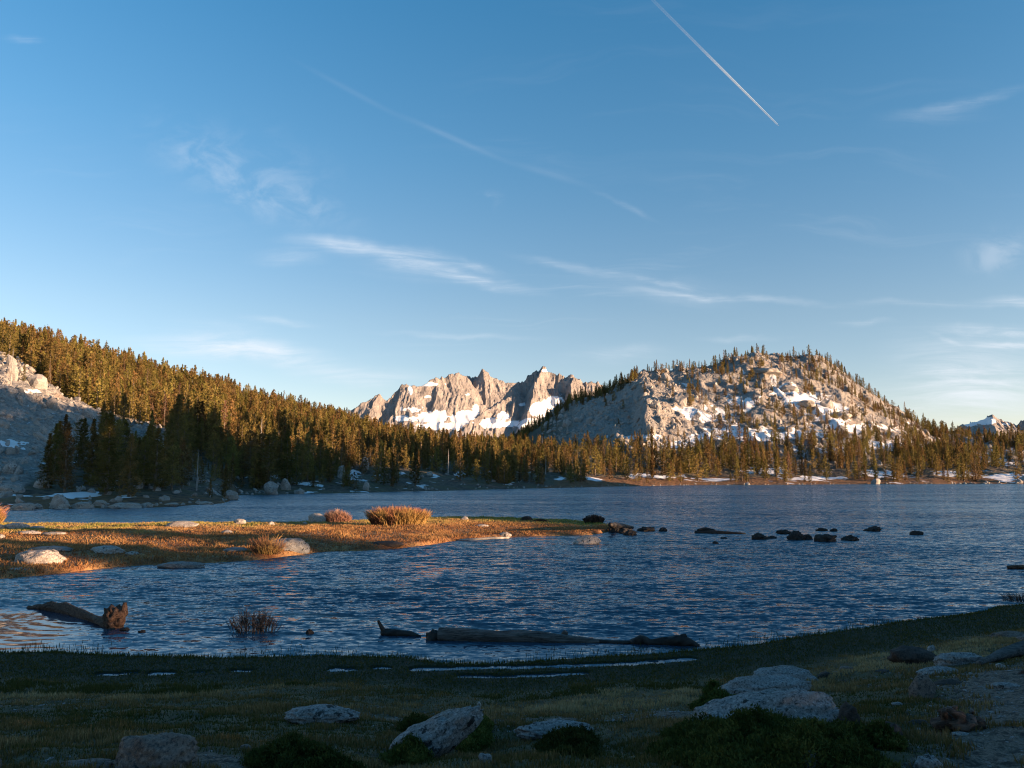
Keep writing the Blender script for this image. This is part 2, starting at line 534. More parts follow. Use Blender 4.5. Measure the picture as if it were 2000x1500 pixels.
hgt = t.math('ADD', t.math('MULTIPLY', vor, -0.6), t.math('MULTIPLY', nf, 0.9))
hgt = t.math('MULTIPLY', hgt, t.math('SUBTRACT', 1.0, t.math('MULTIPLY', smask, 0.85)))
t.l.new(t.bump(hgt, 0.8, 1.2), b.inputs['Normal'])

V = np.stack([XX, YY, ZF], -1).reshape(-1, 3)
me = mesh_np('slope', V, grid_faces(NA, NY), True, {'rocky': rocky.ravel(), 'snow': snow.ravel(), 'russet': np.clip(russet, 0, 1).ravel()})
o = add_obj('hills', me, m_land)
tag(o, 'granite slopes and rocky hill rising behind the lake', kind='structure')

# bed and far plain under everything
m_bed, t, b, _ = material('lake_bed')
b.inputs['Base Color'].default_value = (0.05, 0.045, 0.035, 1)
t.l.new(t.mix(t.noise(t.node('ShaderNodeNewGeometry').outputs['Position'], 0.3, 5), (0.03, 0.03, 0.025), (0.09, 0.075, 0.055)), b.inputs['Base Color'])
S = 7000
me = mesh_np('bed', [(-S, -S, -3.2), (S, -S, -3.2), (S, S, -3.2), (-S, S, -3.2)], [(0, 1, 2, 3)])
tag(add_obj('terrain', me, m_bed), kind='structure')

# ------------------------------------------------------------------ far mountains
def mountain(name, label, ridges, xr, yr, nx, ny, snows, seed, floor=150):
    xs = np.linspace(xr[0], xr[1], nx); ysv = np.linspace(yr[0], yr[1], ny)
    X, Y = np.meshgrid(xs, ysv, indexing='ij')
    Xw = X + 26 * fbm2(X / 130, Y / 130, 3, seed + 5); Yw = Y + 26 * fbm2(X / 130 + 9, Y / 130, 3, seed + 6)
    Z = np.full(X.shape, -1e3)
    for pts, k, jag in ridges:
        P = [at_y(u, v, D) for u, v, D in pts]
        for A, B in zip(P[:-1], P[1:]):
            ab = B[:2] - A[:2]; L2 = ab @ ab + 1e-6
            tt = np.clip(((Xw - A[0]) * ab[0] + (Yw - A[1]) * ab[1]) / L2, 0, 1)
            d = np.hypot(Xw - (A[0] + tt * ab[0]), Yw - (A[1] + tt * ab[1]))
            zr = A[2] + tt * (B[2] - A[2])
            Z = np.maximum(Z, zr - k * d * (1 - 0.25 * np.clip(d / 500, 0, 1)))
    ribs = fbm2(X / 46 + 1.2 * fbm2(X / 200, Y / 200, 2, seed), Y / 190, 5, seed + 1, 0.55, ridged=True)
    rough = fbm2(X / 30, Y / 30, 4, seed + 2, 0.6)
    craggy = fbm2(X / 13, Y / 13, 2, seed + 3)
    Z = Z + 20 * (ribs - 0.15) + 9 * rough + 3.5 * craggy
    U, Vv = project(X, Y, Z)
    sn_ = np.zeros_like(Z)
    for (su, sv, ru, rv, wt) in snows:
        sn_ = np.maximum(sn_, wt * np.exp(-(((U - su) / ru) ** 2 + ((Vv - sv) / rv) ** 2)))
    sn_ += 0.32 * fbm2(X / 50, Y / 90, 4, seed + 9) - 0.22 * ribs
    # snow fills the hollows
    fill = sstep(sn_, 0.35, 0.6)
    Zs = Z.copy()
    for _ in range(6):
        Zs[1:-1, 1:-1] = (Zs[:-2, 1:-1] + Zs[2:, 1:-1] + Zs[1:-1, :-2] + Zs[1:-1, 2:]) / 4
    Z = Z * (1 - fill) + Zs * fill
    V = np.stack([X, Y, Z], -1).reshape(-1, 3)
    me = mesh_np(name, V, grid_faces(nx, ny), False, {'snow': sn_.ravel()})
    me.polygons.foreach_set('use_smooth', np.full(len(me.polygons), True))
    o = add_obj(name, me, m_mtn)
    tag(o, label, kind='structure')
    return o


m_mtn, t, b, _ = material('alpine_granite')
pos = t.node('ShaderNodeNewGeometry').outputs['Position']
n1 = t.noise(t.mapping(pos, scale=(1, .35, .35)), 0.03, 7, 0.65)
n2 = t.noise(pos, 0.10, 5, 0.7)
rc = t.mix(t.smooth(n1, 0.3, 0.7), (0.23, 0.205, 0.19), (0.38, 0.335, 0.305))
rc = t.mix(t.smooth(n2, 0.54, 0.70), rc, (0.15, 0.14, 0.14))
sm_ = t.math('ADD', t.attr('snow'), t.math('MULTIPLY', t.math('SUBTRACT', t.noise(pos, 0.06, 7, 0.7), 0.5), 0.75))
smask = t.smooth(sm_, 0.42, 0.47)
t.l.new(t.mix(smask, rc, (0.70, 0.70, 0.72)), b.inputs['Base Color'])
hh = t.math('MULTIPLY', t.math('ADD', n1, t.math('MULTIPLY', n2, 0.6)), t.math('SUBTRACT', 1.0, t.math('MULTIPLY', smask, 0.9)))
t.l.new(t.bump(hh, 0.9, 22), b.inputs['Normal'])

D0 = 5000
crestA = [(640, 822, D0 - 600), (700, 797, D0 - 560), (722, 786, D0 - 540), (740, 768, D0 - 500), (758, 780, D0 - 500), (776, 762, D0 - 450), (795, 747, D0 - 420), (812, 757, D0 - 400),
          (850, 742, D0 - 330), (885, 729, D0 - 230), (903, 735, D0 - 170), (914, 737, D0 + 60), (936, 737, D0 + 120), (945, 721, D0), (975, 742, D0 + 60), (1005, 750, D0 + 100), (1060, 760, D0 + 200)]
ridA = [(crestA, 1.25, 1),
        ([(945, 721, D0), (952, 750, D0 - 70), (962, 786, D0 - 150), (972, 830, D0 - 260)], 1.5, 1),
        ([(885, 730, D0 - 230), (880, 775, D0 - 330), (872, 810, D0 - 430)], 1.6, 1),
        ([(795, 748, D0 - 420), (782, 785, D0 - 530), (765, 812, D0 - 640), (750, 845, D0 - 740)], 1.2, 1),
        ([(740, 769, D0 - 500), (728, 800, D0 - 600), (716, 830, D0 - 720)], 1.3, 1)]
snA = [(832, 750, 30, 5, 1.1), (803, 762, 5, 11, .9), (835, 775, 10, 4, .8), (800, 800, 30, 10, .8), (850, 815, 38, 14, 1.05), (790, 818, 30, 9, .9),
       (905, 818, 30, 18, 1.1), (930, 800, 12, 18, .8), (915, 770, 14, 5, .8), (922, 835, 50, 12, .9), (870, 832, 60, 10, .95)]
mountain('mountain', 'jagged granite mountain with bright snow bowl behind the forest ridge, left of the pair', ridA,
         ((640 - 1000) / FPX * D0, (1090 - 1000) / FPX * D0), (4000, 5350), 430, 320, snA, 101)
D1 = 3400
crestB = [(985, 775, D1 - 30), (1005, 756, D1), (1030, 734, D1 + 30), (1055, 716, D1 + 50), (1078, 728, D1 + 60), (1100, 733, D1 + 60), (1125, 732, D1 + 50),
          (1145, 744, D1 + 60), (1170, 752, D1 + 80), (1230, 790, D1 + 100), (1290, 830, D1 + 100)]
ridB = [(crestB, 1.2, 1),
        ([(1010, 754, D1), (985, 776, D1 - 150), (940, 808, D1 - 330), (895, 846, D1 - 520)], 1.0, 1),
        ([(1055, 717, D1 + 50), (1042, 762, D1 - 130), (1030, 800, D1 - 250), (1015, 840, D1 - 420)], 1.25, 1),
        ([(1125, 733, D1 + 50), (1108, 775, D1 - 120), (1095, 815, D1 - 260)], 1.35, 1)]
snB = [(1070, 723, 12, 3, 1.2), (1060, 800, 28, 16, 1.3), (1085, 783, 22, 14, 1), (1020, 790, 9, 4, .9), (985, 815, 14, 10, 1.1), (960, 828, 26, 10, 1.2), (1000, 828, 30, 10, 1),
       (945, 800, 30, 2, .7), (1040, 826, 30, 9, 1.1), (920, 826, 16, 2, .8)]
mountain('mountain', 'pointed granite mountain with snow streaks in its shaded gullies, right of the pair', ridB,
         ((890 - 1000) / FPX * D1, (1290 - 1000) / FPX * D1), (2750, 3800), 400, 260, snB, 202)
D2 = 6500
ridC = [([(1850, 850, D2), (1885, 826, D2), (1905, 822, D2), (1937, 811, D2), (1960, 822, D2), (1985, 830, D2), (1992, 822, D2), (2010, 812, D2), (2060, 840, D2)], .9, 1),
        ([(1937, 811, D2), (1944, 830, D2 - 200), (1950, 850, D2 - 400)], 1.1, 1)]
mountain('mountain', 'small distant snowy peak above the treetops at the right edge', ridC,
         ((1840 - 1000) / FPX * D2, (2080 - 1000) / FPX * D2), (5900, 6900), 200, 110,
         [(1925, 822, 26, 8, 1.2), (1895, 828, 16, 5, 1), (1965, 828, 12, 4, .6)], 303)

# ------------------------------------------------------------------ lake water
m_w, t, b, wo = material('lake_water')
b.inputs['Base Color'].default_value = (0.014, 0.048, 0.082, 1)
b.inputs['Roughness'].default_value = 0.06
b.inputs['IOR'].default_value = 1.48
b.inputs['Specular IOR Level'].default_value = 0.5
pos = t.node('ShaderNodeNewGeometry').outputs['Position']
sp_ = t.node('ShaderNodeSeparateXYZ'); t.l.new(pos, sp_.inputs[0])
wvec = None
for sc_, aniso, rot, det, am in ((0.3, 2.0, 6, 2, .25), (2.9, 3.0, -7, 3, .85), (6.5, 2.6, 9, 3, 1.35), (14.0, 1.8, -16, 2, 1.1)):
    n_ = t.noise(t.mapping(pos, scale=(1 / aniso, 1, 1), rot=(0, 0, R(rot))), sc_, det, 0.5, 0.4, col=True)
    q = t.node('ShaderNodeVectorMath', operation='SUBTRACT'); t.l.new(n_, q.inputs[0]); q.inputs[1].default_value = (.5, .5, .5)
    p_ = t.node('ShaderNodeVectorMath', operation='MULTIPLY_ADD'); t.l.new(q.outputs[0], p_.inputs[0]); p_.inputs[1].default_value = (am * .6, am, 0)
    if wvec is None: p_.inputs[2].default_value = (0, 0, 0)
    else: t.l.new(wvec, p_.inputs[2])
    wvec = p_.outputs[0]
wb_ = t.node('ShaderNodeVectorMath', operation='ADD'); t.l.new(wvec, wb_.inputs[0]); wb_.inputs[1].default_value = (0, -0.21, 0)   # waves lean towards the near bank
wvec = wb_.outputs[0]
# sheltered water near the bank, calmest in the lee of the broken log
cx = t.smooth(t.math('MULTIPLY_ADD', sp_.outputs[1], 0.35, sp_.outputs[0]), -3.7, -2.0)
cy = t.smooth(sp_.outputs[1], 17.3, 19.0)
zone = t.math('MAXIMUM', cx, cy)
calm = t.math('MULTIPLY', t.math('MULTIPLY_ADD', zone, 0.95, 0.05), t.smooth(sp_.outputs[1], 12.6, 18.0, 0.38, 1.0))
gust = t.smooth(t.noise(t.mapping(pos, scale=(.35, 1, 1)), 0.09, 3, 0.5), 0.3, 0.7, 0.72, 1.25)
amp_ = t.math('MULTIPLY', calm, gust)
# rings spreading from the stump
rv = t.node('ShaderNodeVectorMath', operation='DISTANCE'); t.l.new(pos, rv.inputs[0]); rv.inputs[1].default_value = (-8.6, 17.6, 0)
rr = t.math('ADD', rv.outputs['Value'], t.math('MULTIPLY', t.noise(pos, 0.8, 2), 0.9))
ring = t.math('MULTIPLY', t.math('SINE', t.math('MULTIPLY', rr, 17.0)), 0.0022)
ring = t.math('MULTIPLY', ring, t.smooth(rv.outputs['Value'], 1.0, 8.0, 1.0, 0.0))
ring = t.math('MULTIPLY', ring, t.smooth(sp_.outputs[1], 15.5, 18.5, 1.0, 0.0))
vs_ = t.node('ShaderNodeVectorMath', operation='SCALE'); t.l.new(wvec, vs_.inputs[0]); t.l.new(amp_, vs_.inputs['Scale'])
va_ = t.node('ShaderNodeVectorMath', operation='ADD'); t.l.new(vs_.outputs[0], va_.inputs[0]); va_.inputs[1].default_value = (0, 0, 1)
vn_ = t.node('ShaderNodeVectorMath', operation='NORMALIZE'); t.l.new(va_.outputs[0], vn_.inputs[0])
t.l.new(t.bump(ring, 1.0, 1.0, vn_.outputs[0]), b.inputs['Normal'])
S = 3000
me = mesh_np('water', [(-S, -40, 0), (S, -40, 0), (S, S, 0), (-S, S, 0)], [(0, 1, 2, 3)])
tag(add_obj('water', me, m_w), 'rippled blue lake water', kind='structure')

# ------------------------------------------------------------------ near bank
shore_px = [(-300, 1272), (0, 1274), (120, 1272), (240, 1280), (420, 1284), (640, 1281), (790, 1282), (860, 1294), (960, 1296), (1060, 1290), (1180, 1282), (1290, 1276),
            (1380, 1268), (1470, 1260), (1560, 1243), (1660, 1231), (1760, 1213), (1850, 1204), (1920, 1194), (1945, 1184), (2000, 1180), (2100, 1168), (2300, 1148)]
SP_ = np.array([at_z(u, v, 0)[:2] for u, v in shore_px])
SPX = np.concatenate([[-80, -30], SP_[:, 0], [60, 100]]); SPY = np.concatenate([[16, 13.6], SP_[:, 1], [60, 90]])
order = np.argsort(SPX); SPX = SPX[order]; SPY = SPY[order]


def yshore(x):
    return np.interp(x, SPX, SPY)


POOLS = [([(812, 1309), (900, 1307), (1000, 1305), (1120, 1302), (1240, 1297), (1350, 1289)], 0.10),
         ([(905, 1323), (960, 1324), (1040, 1322), (1100, 1319), (1138, 1317)], 0.075),
         ([(200, 1319), (222, 1319)], .05), ([(238, 1318), (256, 1317)], .06), ([(304, 1318), (322, 1318)], .07), ([(388, 1315), (398, 1315)], .04),
         ([(460, 1312), (486, 1312)], .035), ([(660, 1310), (678, 1310)], .07), ([(738, 1307), (750, 1307)], .05)]


def zbank(x, y, detail=True):
    x = np.asarray(x, float); y = np.asarray(y, float)
    s = yshore(x) - y + 0.10 * fbm2(x * 0.9, y * 0.9, 3, 71) * (1 if detail else 0)
    z = np.interp(s, [-6, -1.2, 0, 0.25, 1.0, 1.9, 3.2, 5.0, 8.3, 14, 40, 90], [-1.6, -.35, 0, .03, .03, .045, .22, .56, 1.22, 1.42, 1.8, 3.0])
    lift = sstep(s, 1.2, 4)
    z = z + lift * 0.055 * fbm2(x * 0.8, y * 0.8, 3, 81) + (0.25 + 0.75 * lift) * 0.035 * fbm2(x * 2.6, y * 2.6, 3, 91) * sstep(s, 0.0, .6)
    if detail:
        z = z + (0.3 + lift) * 0.014 * fbm2(x * 8, y * 8, 2, 95) * sstep(s, 0, .4)
    dip = np.zeros_like(z)
    for pts, hw in POOLS:
        if len(pts) == 2: hw = hw * 1.7
        P = [at_z(u, v, 0.0)[:2] for u, v in pts]
        for A, B in zip(P[:-1], P[1:]):
            ab = B - A; tt = np.clip(((x - A[0]) * ab[0] + (y - A[1]) * ab[1]) / (ab @ ab), 0, 1)
            d = np.hypot(x - A[0] - tt * ab[0], (y - A[1] - tt * ab[1]))
            dip = np.maximum(dip, 1 - sstep(d + 0.03 * vnoise2(x * 5, y * 5, 3), hw, hw + .055))
    return z * (1 - dip) + np.minimum(z, -0.05) * dip


def axis(segs):
    out = []
    for a_, b_, st in segs:
        out.append(np.arange(a_, b_, st))
    return np.concatenate(out + [[segs[-1][1]]])


gx = axis([(-80, -20, 3), (-20, -11, .4), (-11, 14.5, .055), (14.5, 24, .4), (24, 100, 3)])
gy = axis([(-60, 0, 3), (0, 3.6, .3), (3.6, 13.8, .06), (13.8, 20, .11), (20, 96, 2)])
GX, GY = np.meshgrid(gx, gy, indexing='ij')
GZ = zbank(GX, GY)
gs = yshore(GX) - GY
gu, gvv = project(GX, np.maximum(GY, .5), GZ)
# bare gravel to the lower right and small worn spots
path = sstep(GX - 2.0 - (GY - 5) * 0.58, 0, 1.1) * sstep(10.6 - GY + 0.15 * (GX - 3), 0, 1.5)
spots = sstep(fbm2(GX * 0.55, GY * 0.8, 3, 111), 0.30, 0.5) * sstep(9.5 - GY, 0, 1.5)
gravel = np.clip(np.maximum(path, 0.9 * spots) + 0.25 * fbm2(GX * 1.5, GY * 1.5, 3, 121), 0, 1)
wet = 1 - sstep(gs, 1.3, 2.4)
V = np.stack([GX, GY, GZ], -1).reshape(-1, 3)
m_bank, t, b, _ = material('bank_ground')
pos = t.node('ShaderNodeNewGeometry').outputs['Position']
n1 = t.noise(pos, 2.2, 5, 0.6); n2 = t.noise(pos, 14, 5, 0.65); n3 = t.noise(pos, 70, 3, 0.6)
turf = t.mix(t.smooth(n1, 0.35, 0.65), (0.055, 0.052, 0.020), (0.14, 0.10, 0.05))
turf = t.mix(t.smooth(n2, 0.45, 0.7), turf, (0.04, 0.03, 0.02))
grv = t.mix(t.smooth(n3, 0.35, 0.65), (0.085, 0.062, 0.044), (0.21, 0.16, 0.12))
grv = t.mix(t.smooth(t.voronoi(pos, 26), 0.10, 0.24, 0.6, 0), grv, (0.17, 0.155, 0.14))
grv = t.mix(t.smooth(n2, 0.45, 0.62), grv, (0.035, 0.027, 0.02))
gm = t.smooth(t.math('ADD', t.attr('gravel'), t.math('MULTIPLY', t.math('SUBTRACT', n2, .5), 1.1)), 0.42, 0.6)
c1 = t.mix(gm, turf, grv)
c1 = t.mix(t.attr('wet'), c1, (0.014, 0.018, 0.005))
t.l.new(c1, b.inputs['Base Color'])
t.l.new(t.bump(t.math('ADD', n2, t.math('MULTIPLY', n3, 0.5)), 0.8, 0.03), b.inputs['Normal'])
me = mesh_np('bank', V, grid_faces(len(gx), len(gy)), True, {'gravel': gravel.ravel(), 'wet': wet.ravel()})
tag(add_obj('ground', me, m_bank), 'dark grassy bank with worn gravel', kind='structure')

# ------------------------------------------------------------------ peninsula
fr = np.array([at_z(u, v, 0)[:2] for u, v in [(-200, 1145), (0, 1131), (60, 1126), (130, 1119), (200, 1110), (300, 1103), (380, 1101), (440, 1098), (500, 1094), (560, 1086), (620, 1079),
                                              (700, 1076), (780, 1071), (820, 1066), (860, 1061), (900, 1055), (990, 1049), (1080, 1047), (1150, 1045), (1195, 1038)]])
FX = np.concatenate([[-70, -30], fr[:, 0], [6.4]]); FY = np.concatenate([[16, 20], fr[:, 1], [44.6]])
BX = np.array([-70, -45, -34, -26, -18, -13, -8, -4, 0, 3, 5, 6.4]); BY = np.array([47, 46, 45.5, 46, 47, 48, 50, 54, 54.5, 52.5, 50, 44.6])
o_ = np.argsort(FX); FX = FX[o_]; FY = FY[o_]


def zpen(x, y, detail=True):
    x = np.asarray(x, float); y = np.asarray(y, float)
    yf = np.interp(x, FX, FY) + 0.25 * fbm2(x * .7, x * 0 + 2, 3, 13)
    yb = np.interp(x, BX, BY) + 0.3 * fbm2(x * .5, x * 0 + 8, 3, 14)
    a_ = y - yf; c_ = yb - y
    d = np.minimum(a_, c_)
    up = 0.16 * sstep(a_, 0, 0.5) + 0.30 * sstep(a_, 0.5, 9) * np.clip(0.4 - x / 25, .35, 1)
    dn = 0.4 * sstep(c_, 0, 2.0)
    z = np.minimum(up, dn)
    und = fbm2(x * 0.22, y * 0.22, 3, 15) * 0.16 + fbm2(x * 0.9, y * 0.9, 3, 16) * 0.05
    if detail: und = und + fbm2(x * 3, y * 3, 2, 17) * 0.025
    z = z + und * sstep(d, 0.2, 3)
    return np.where(d > 0, np.maximum(z, 0.02), np.maximum(d * 0.5, -1.5))


px = axis([(-70, -34, 1.2), (-34, 7.4, .09)]); py = axis([(15, 21, .5), (21, 56, .11)])
PX, PY = np.meshgrid(px, py, indexing='ij')
PZ = zpen(PX, PY)
yf_ = np.interp(PX, FX, FY); yb_ = np.interp(PX, BX, BY)
rel = (PY - yf_) / np.maximum(yb_ - yf_, 0.5)
green = sstep(rel + 0.3 * fbm2(PX * .3, PY * .3, 3, 18), 0.48, 0.85)
m_pen, t, b, _ = material('peninsula_ground')
pos = t.node('ShaderNodeNewGeometry').outputs['Position']
n1 = t.noise(pos, 0.9, 5, 0.62); n2 = t.noise(pos, 6, 4, 0.6)
oc = t.mix(t.smooth(n1, 0.38, 0.62), (0.18, 0.072, 0.027), (0.36, 0.19, 0.075))
gc = t.mix(t.smooth(n1, 0.4, 0.6), (0.15, 0.12, 0.03), (0.26, 0.175, 0.06))
c1 = t.mix(t.attr('green'), oc, gc)
c1 = t.mix(t.smooth(n2, 0.45, 0.7, 0, .7), c1, (0.09, 0.05, 0.025))
t.l.new(c1, b.inputs['Base Color'])
t.l.new(t.bump(n2, 0.8, 0.12), b.inputs['Normal'])
me = mesh_np('peninsula', np.stack([PX, PY, PZ], -1).reshape(-1, 3), grid_faces(len(px), len(py)), True, {'green': green.ravel()})
tag(add_obj('land_peninsula', me, m_pen), 'low grassy peninsula of russet and golden turf', kind='structure')


def zany(x, y):
    """height of whatever ground lies at x, y"""
    return np.maximum(zbank(x, y, False), zpen(x, y, False)) if np.all(np.asarray(y) < 56) else zfar(x, y)


def ground_hit(u, v, f):
    """first point where the pixel's ray meets the ground f"""
    d = ray(u, v)
    ys_ = np.linspace(3.2, 130, 6000)
    xs_ = d[0] / d[1] * ys_; zs_ = CAM_Z + d[2] / d[1] * ys_
    g = f(xs_, ys_)
    k = np.argmax(zs_ <= g)
    return np.array([xs_[k], ys_[k], g[k]])


# ------------------------------------------------------------------ unseen wooded ridge right of and behind the camera, shaped to shade bank, lake margin and lower slopes
shade_px = [(0, 742), (75, 752), (150, 775), (240, 790), (320, 795), (400, 812), (470, 838), (560, 852), (640, 862), (720, 876), (800, 892), (870, 905), (950, 922), (1010, 932), (1080, 941)]
TR = 72.0
TS = lambda s_: TR + np.maximum(0, np.asarray(s_) - 100) * .5      # the ridge bends away from the view
TE = math.tan(SUN_EL)
prof_s = [-200, 9.8, 12.3, 36, 46.3, 50, 60]
prof_z = [(TR + 14) * TE + 2.2] * 2 + [(TR + 11) * TE, (TR + 7) * TE, (TR + 14) * TE, (TR + 74) * TE + 5, (TR + 80) * TE + 13]
for u, v in shade_px:
    v -= 14 * min(1, max(0, (u - 200) / 150))
    a_ = (u - 1000) / FPX
    yy = np.linspace(70, 600, 1500)
    zz = zfar(a_ * yy, yy) + 5.0
    uu, vv = project(a_ * yy, yy, zz)
    k = np.argmax(vv <= v) if np.any(vv <= v) else np.argmin(vv)
    P = np.array([a_ * yy[k], yy[k]])
    prof_s.append(float(P @ sn)); prof_z.append(float(zz[k] + (TS(P @ sn) - P @ sh) * TE))
oo = np.argsort(prof_s); prof_s = list(np.array(prof_s)[oo]); prof_z = list(np.array(prof_z)[oo])
prof_s += [prof_s[-1] + 22, prof_s[-1] + 50, 700]; prof_z += [prof_z[-1] * .55, -2.0, -2.0]
ss = np.linspace(-200, 420, 420)
pz = np.interp(ss, prof_s, prof_z)
k_ = np.hanning(5); k_ /= k_.sum(); pz = np.convolve(np.pad(pz, 2, mode='edge'), k_, 'valid')
TREE_ON = 7.0
ts = np.array([-45, -40, -30, -20, -12, -6, 0, 10, 25, 45, 70])
sh_f = np.array([-.3, 0, .25, .52, .76, .92, 1, .95, .75, .4, -.1])
SSg, TTg = np.meshgrid(ss, ts, indexing='ij')
RZ = np.maximum(pz - TREE_ON * np.where(ss < 10.5, .25, .9), -1)[:, None] * sh_f[None, :] - 0.6 + 0.7 * fbm2(SSg / 9, TTg / 9, 3, 51)
TG = TS(SSg) + TTg
RX = SSg * sn[0] + TG * sh[0]; RY = SSg * sn[1] + TG * sh[1]
me = mesh_np('ridge', np.stack([RX, RY, RZ], -1).reshape(-1, 3), grid_faces(len(ss), len(ts)), True,
             {'rocky': np.zeros(RZ.size), 'snow': np.zeros(RZ.size), 'russet': np.zeros(RZ.size)})
tag(add_obj('hill', me, m_land), 'unseen wooded ridge beside the viewer, shaped for the shade it casts', kind='structure')
unseen_tree_pts = []
# taller single trees whose long shadows lie across the peninsula
for u, v, zt_, ext in [(575, 1064, .8, 16), (560, 1060, .8, 14), (300, 1092, .3, 16), (240, 1090, .3, 12), (330, 1080, .4, 12), (420, 1086, .3, 8), (130, 1076, .6, 10), (20, 1112, .3, 8)]:
    q_ = at_z(u, v, .2)[:2]; s_ = float(q_ @ sn); t_ = float(q_ @ sh)
    for dd in (-2.5, 0, 3):
        T_ = TR + dd; zt = zt_ + (T_ - t_ + ext) * TE; b0 = (TR + 8) * TE - 7.5
        unseen_tree_pts.append((s_ * sn[0] + T_ * sh[0], s_ * sn[1] + T_ * sh[1], b0, zt - b0))
# unseen pines added behind the viewer to hide sky light and darken the bank
for i_ in range(34):
    x_ = rng.uniform(-42, 60); y_ = rng.uniform(-34, -5.5)
    unseen_tree_pts.append((x_, y_, 1.2, rng.uniform(7, 12)))
for i_, s_ in enumerate(np.arange(-60, 330, 1.6)):
    for row in range(4):
        zt = np.interp(s_, ss, pz)
        if zt < .8: continue
        tt_ = float(TS(s_)) + rng.normal(0, 1.5) + (row * 4 - 6)
        hgt_ = min(TREE_ON, zt) * (rng.uniform(.93, 1.0) if s_ < 46 else rng.uniform(.8, 1.1))
        zz_ = max(zt - TREE_ON * .95, -0.4)
        s2 = s_ + rng.normal(0, .5)
        unseen_tree_pts.append((s2 * sn[0] + tt_ * sh[0], s2 * sn[1] + tt_ * sh[1], zz_ - .5, hgt_ + .5))

# ------------------------------------------------------------------ plant and rock materials
def foliage_mat(name, c0, c1, trans=0.25, nscale=1.2):
    m, t, b, out = material(name)
    oi = t.node('ShaderNodeObjectInfo')
    geo = t.node('ShaderNodeNewGeometry')
    n_ = t.noise(geo.outputs['Position'], nscale, 3, 0.6)
    col = t.mix(t.smooth(n_, 0.35, 0.65), c0, c1)
    hv = t.node('ShaderNodeHueSaturation')
    t.l.new(col, hv.inputs['Color'])
    t.l.new(t.math('MULTIPLY_ADD', oi.outputs['Random'], 0.06, 0.468), hv.inputs['Hue'])
    t.l.new(t.math('MULTIPLY_ADD', t.math('FRACT', t.math('MULTIPLY', oi.outputs['Random'], 17.3)), 0.85, 0.55), hv.inputs['Value'])
    t.l.new(hv.outputs[0], b.inputs['Base Color'])
    b.inputs['Specular IOR Level'].default_value = 0.12
    tr = t.node('ShaderNodeBsdfTranslucent'); t.l.new(hv.outputs[0], tr.inputs[0])
    mx = t.node('ShaderNodeMixShader'); mx.inputs[0].default_value = trans
    t.l.new(b.outputs[0], mx.inputs[1]); t.l.new(tr.outputs[0], mx.inputs[2]); t.l.new(mx.outputs[0], out.inputs[0])
    return m


m_needle = foliage_mat('pine_needles', (0.108, 0.087, 0.022), (0.235, 0.162, 0.052))
m_needle2 = foliage_mat('rust_needles', (0.15, 0.09, 0.045), (0.20, 0.13, 0.07))
m_heath = foliage_mat('heath_leaves', (0.03, 0.046, 0.008), (0.08, 0.09, 0.02), 0.2, 6)
m_darkleaf = foliage_mat('dark_leaves', (0.02, 0.028, 0.012), (0.045, 0.045, 0.02), 0.2, 3)


def simple_mat(name, c0, c1, scale=3.0, rough=0.85, bump=0.4, bd=0.02, stretch=None, c2=None):
    m, t, b, _ = material(name)
    co = t.node('ShaderNodeTexCoord').outputs['Object']
    v_ = t.mapping(co, scale=stretch) if stretch else co
    n_ = t.noise(v_, scale, 6, 0.65)
    c = t.mix(t.smooth(n_, 0.35, 0.65), c0, c1)
    if c2: c = t.mix(t.smooth(t.noise(v_, scale * 2.3, 4, 0.6), 0.55, 0.66), c, c2)
    t.l.new(c, b.inputs['Base Color'])
    t.l.new(t.bump(n_, bump, bd), b.inputs['Normal'])
    b.inputs['Roughness'].default_value = rough
    return m


m_bark = simple_mat('pine_bark', (0.09, 0.065, 0.045), (0.20, 0.15, 0.11), 2.0)
m_snag = simple_mat('bleached_wood', (0.20, 0.18, 0.16), (0.36, 0.33, 0.30), 2.0)
m_log = simple_mat('weathered_log', (0.045, 0.04, 0.036), (0.13, 0.12, 0.11), 9.0, bump=0.8, bd=0.03, stretch=(.25, 3, 3), c2=(0.02, 0.018, 0.016))
m_wetlog = simple_mat('wet_dark_wood', (0.012, 0.010, 0.009), (0.035, 0.028, 0.023), 8.0, rough=0.6)
m_redwood = simple_mat('rotting_red_wood', (0.045, 0.025, 0.016), (0.15, 0.09, 0.062), 11.0, bump=1.0, bd=0.05, stretch=(.4, 2.5, 1.5), c2=(0.03, 0.015, 0.01))
m_twig = simple_mat('bare_twigs', (0.03, 0.022, 0.018), (0.07, 0.05, 0.04), 5)


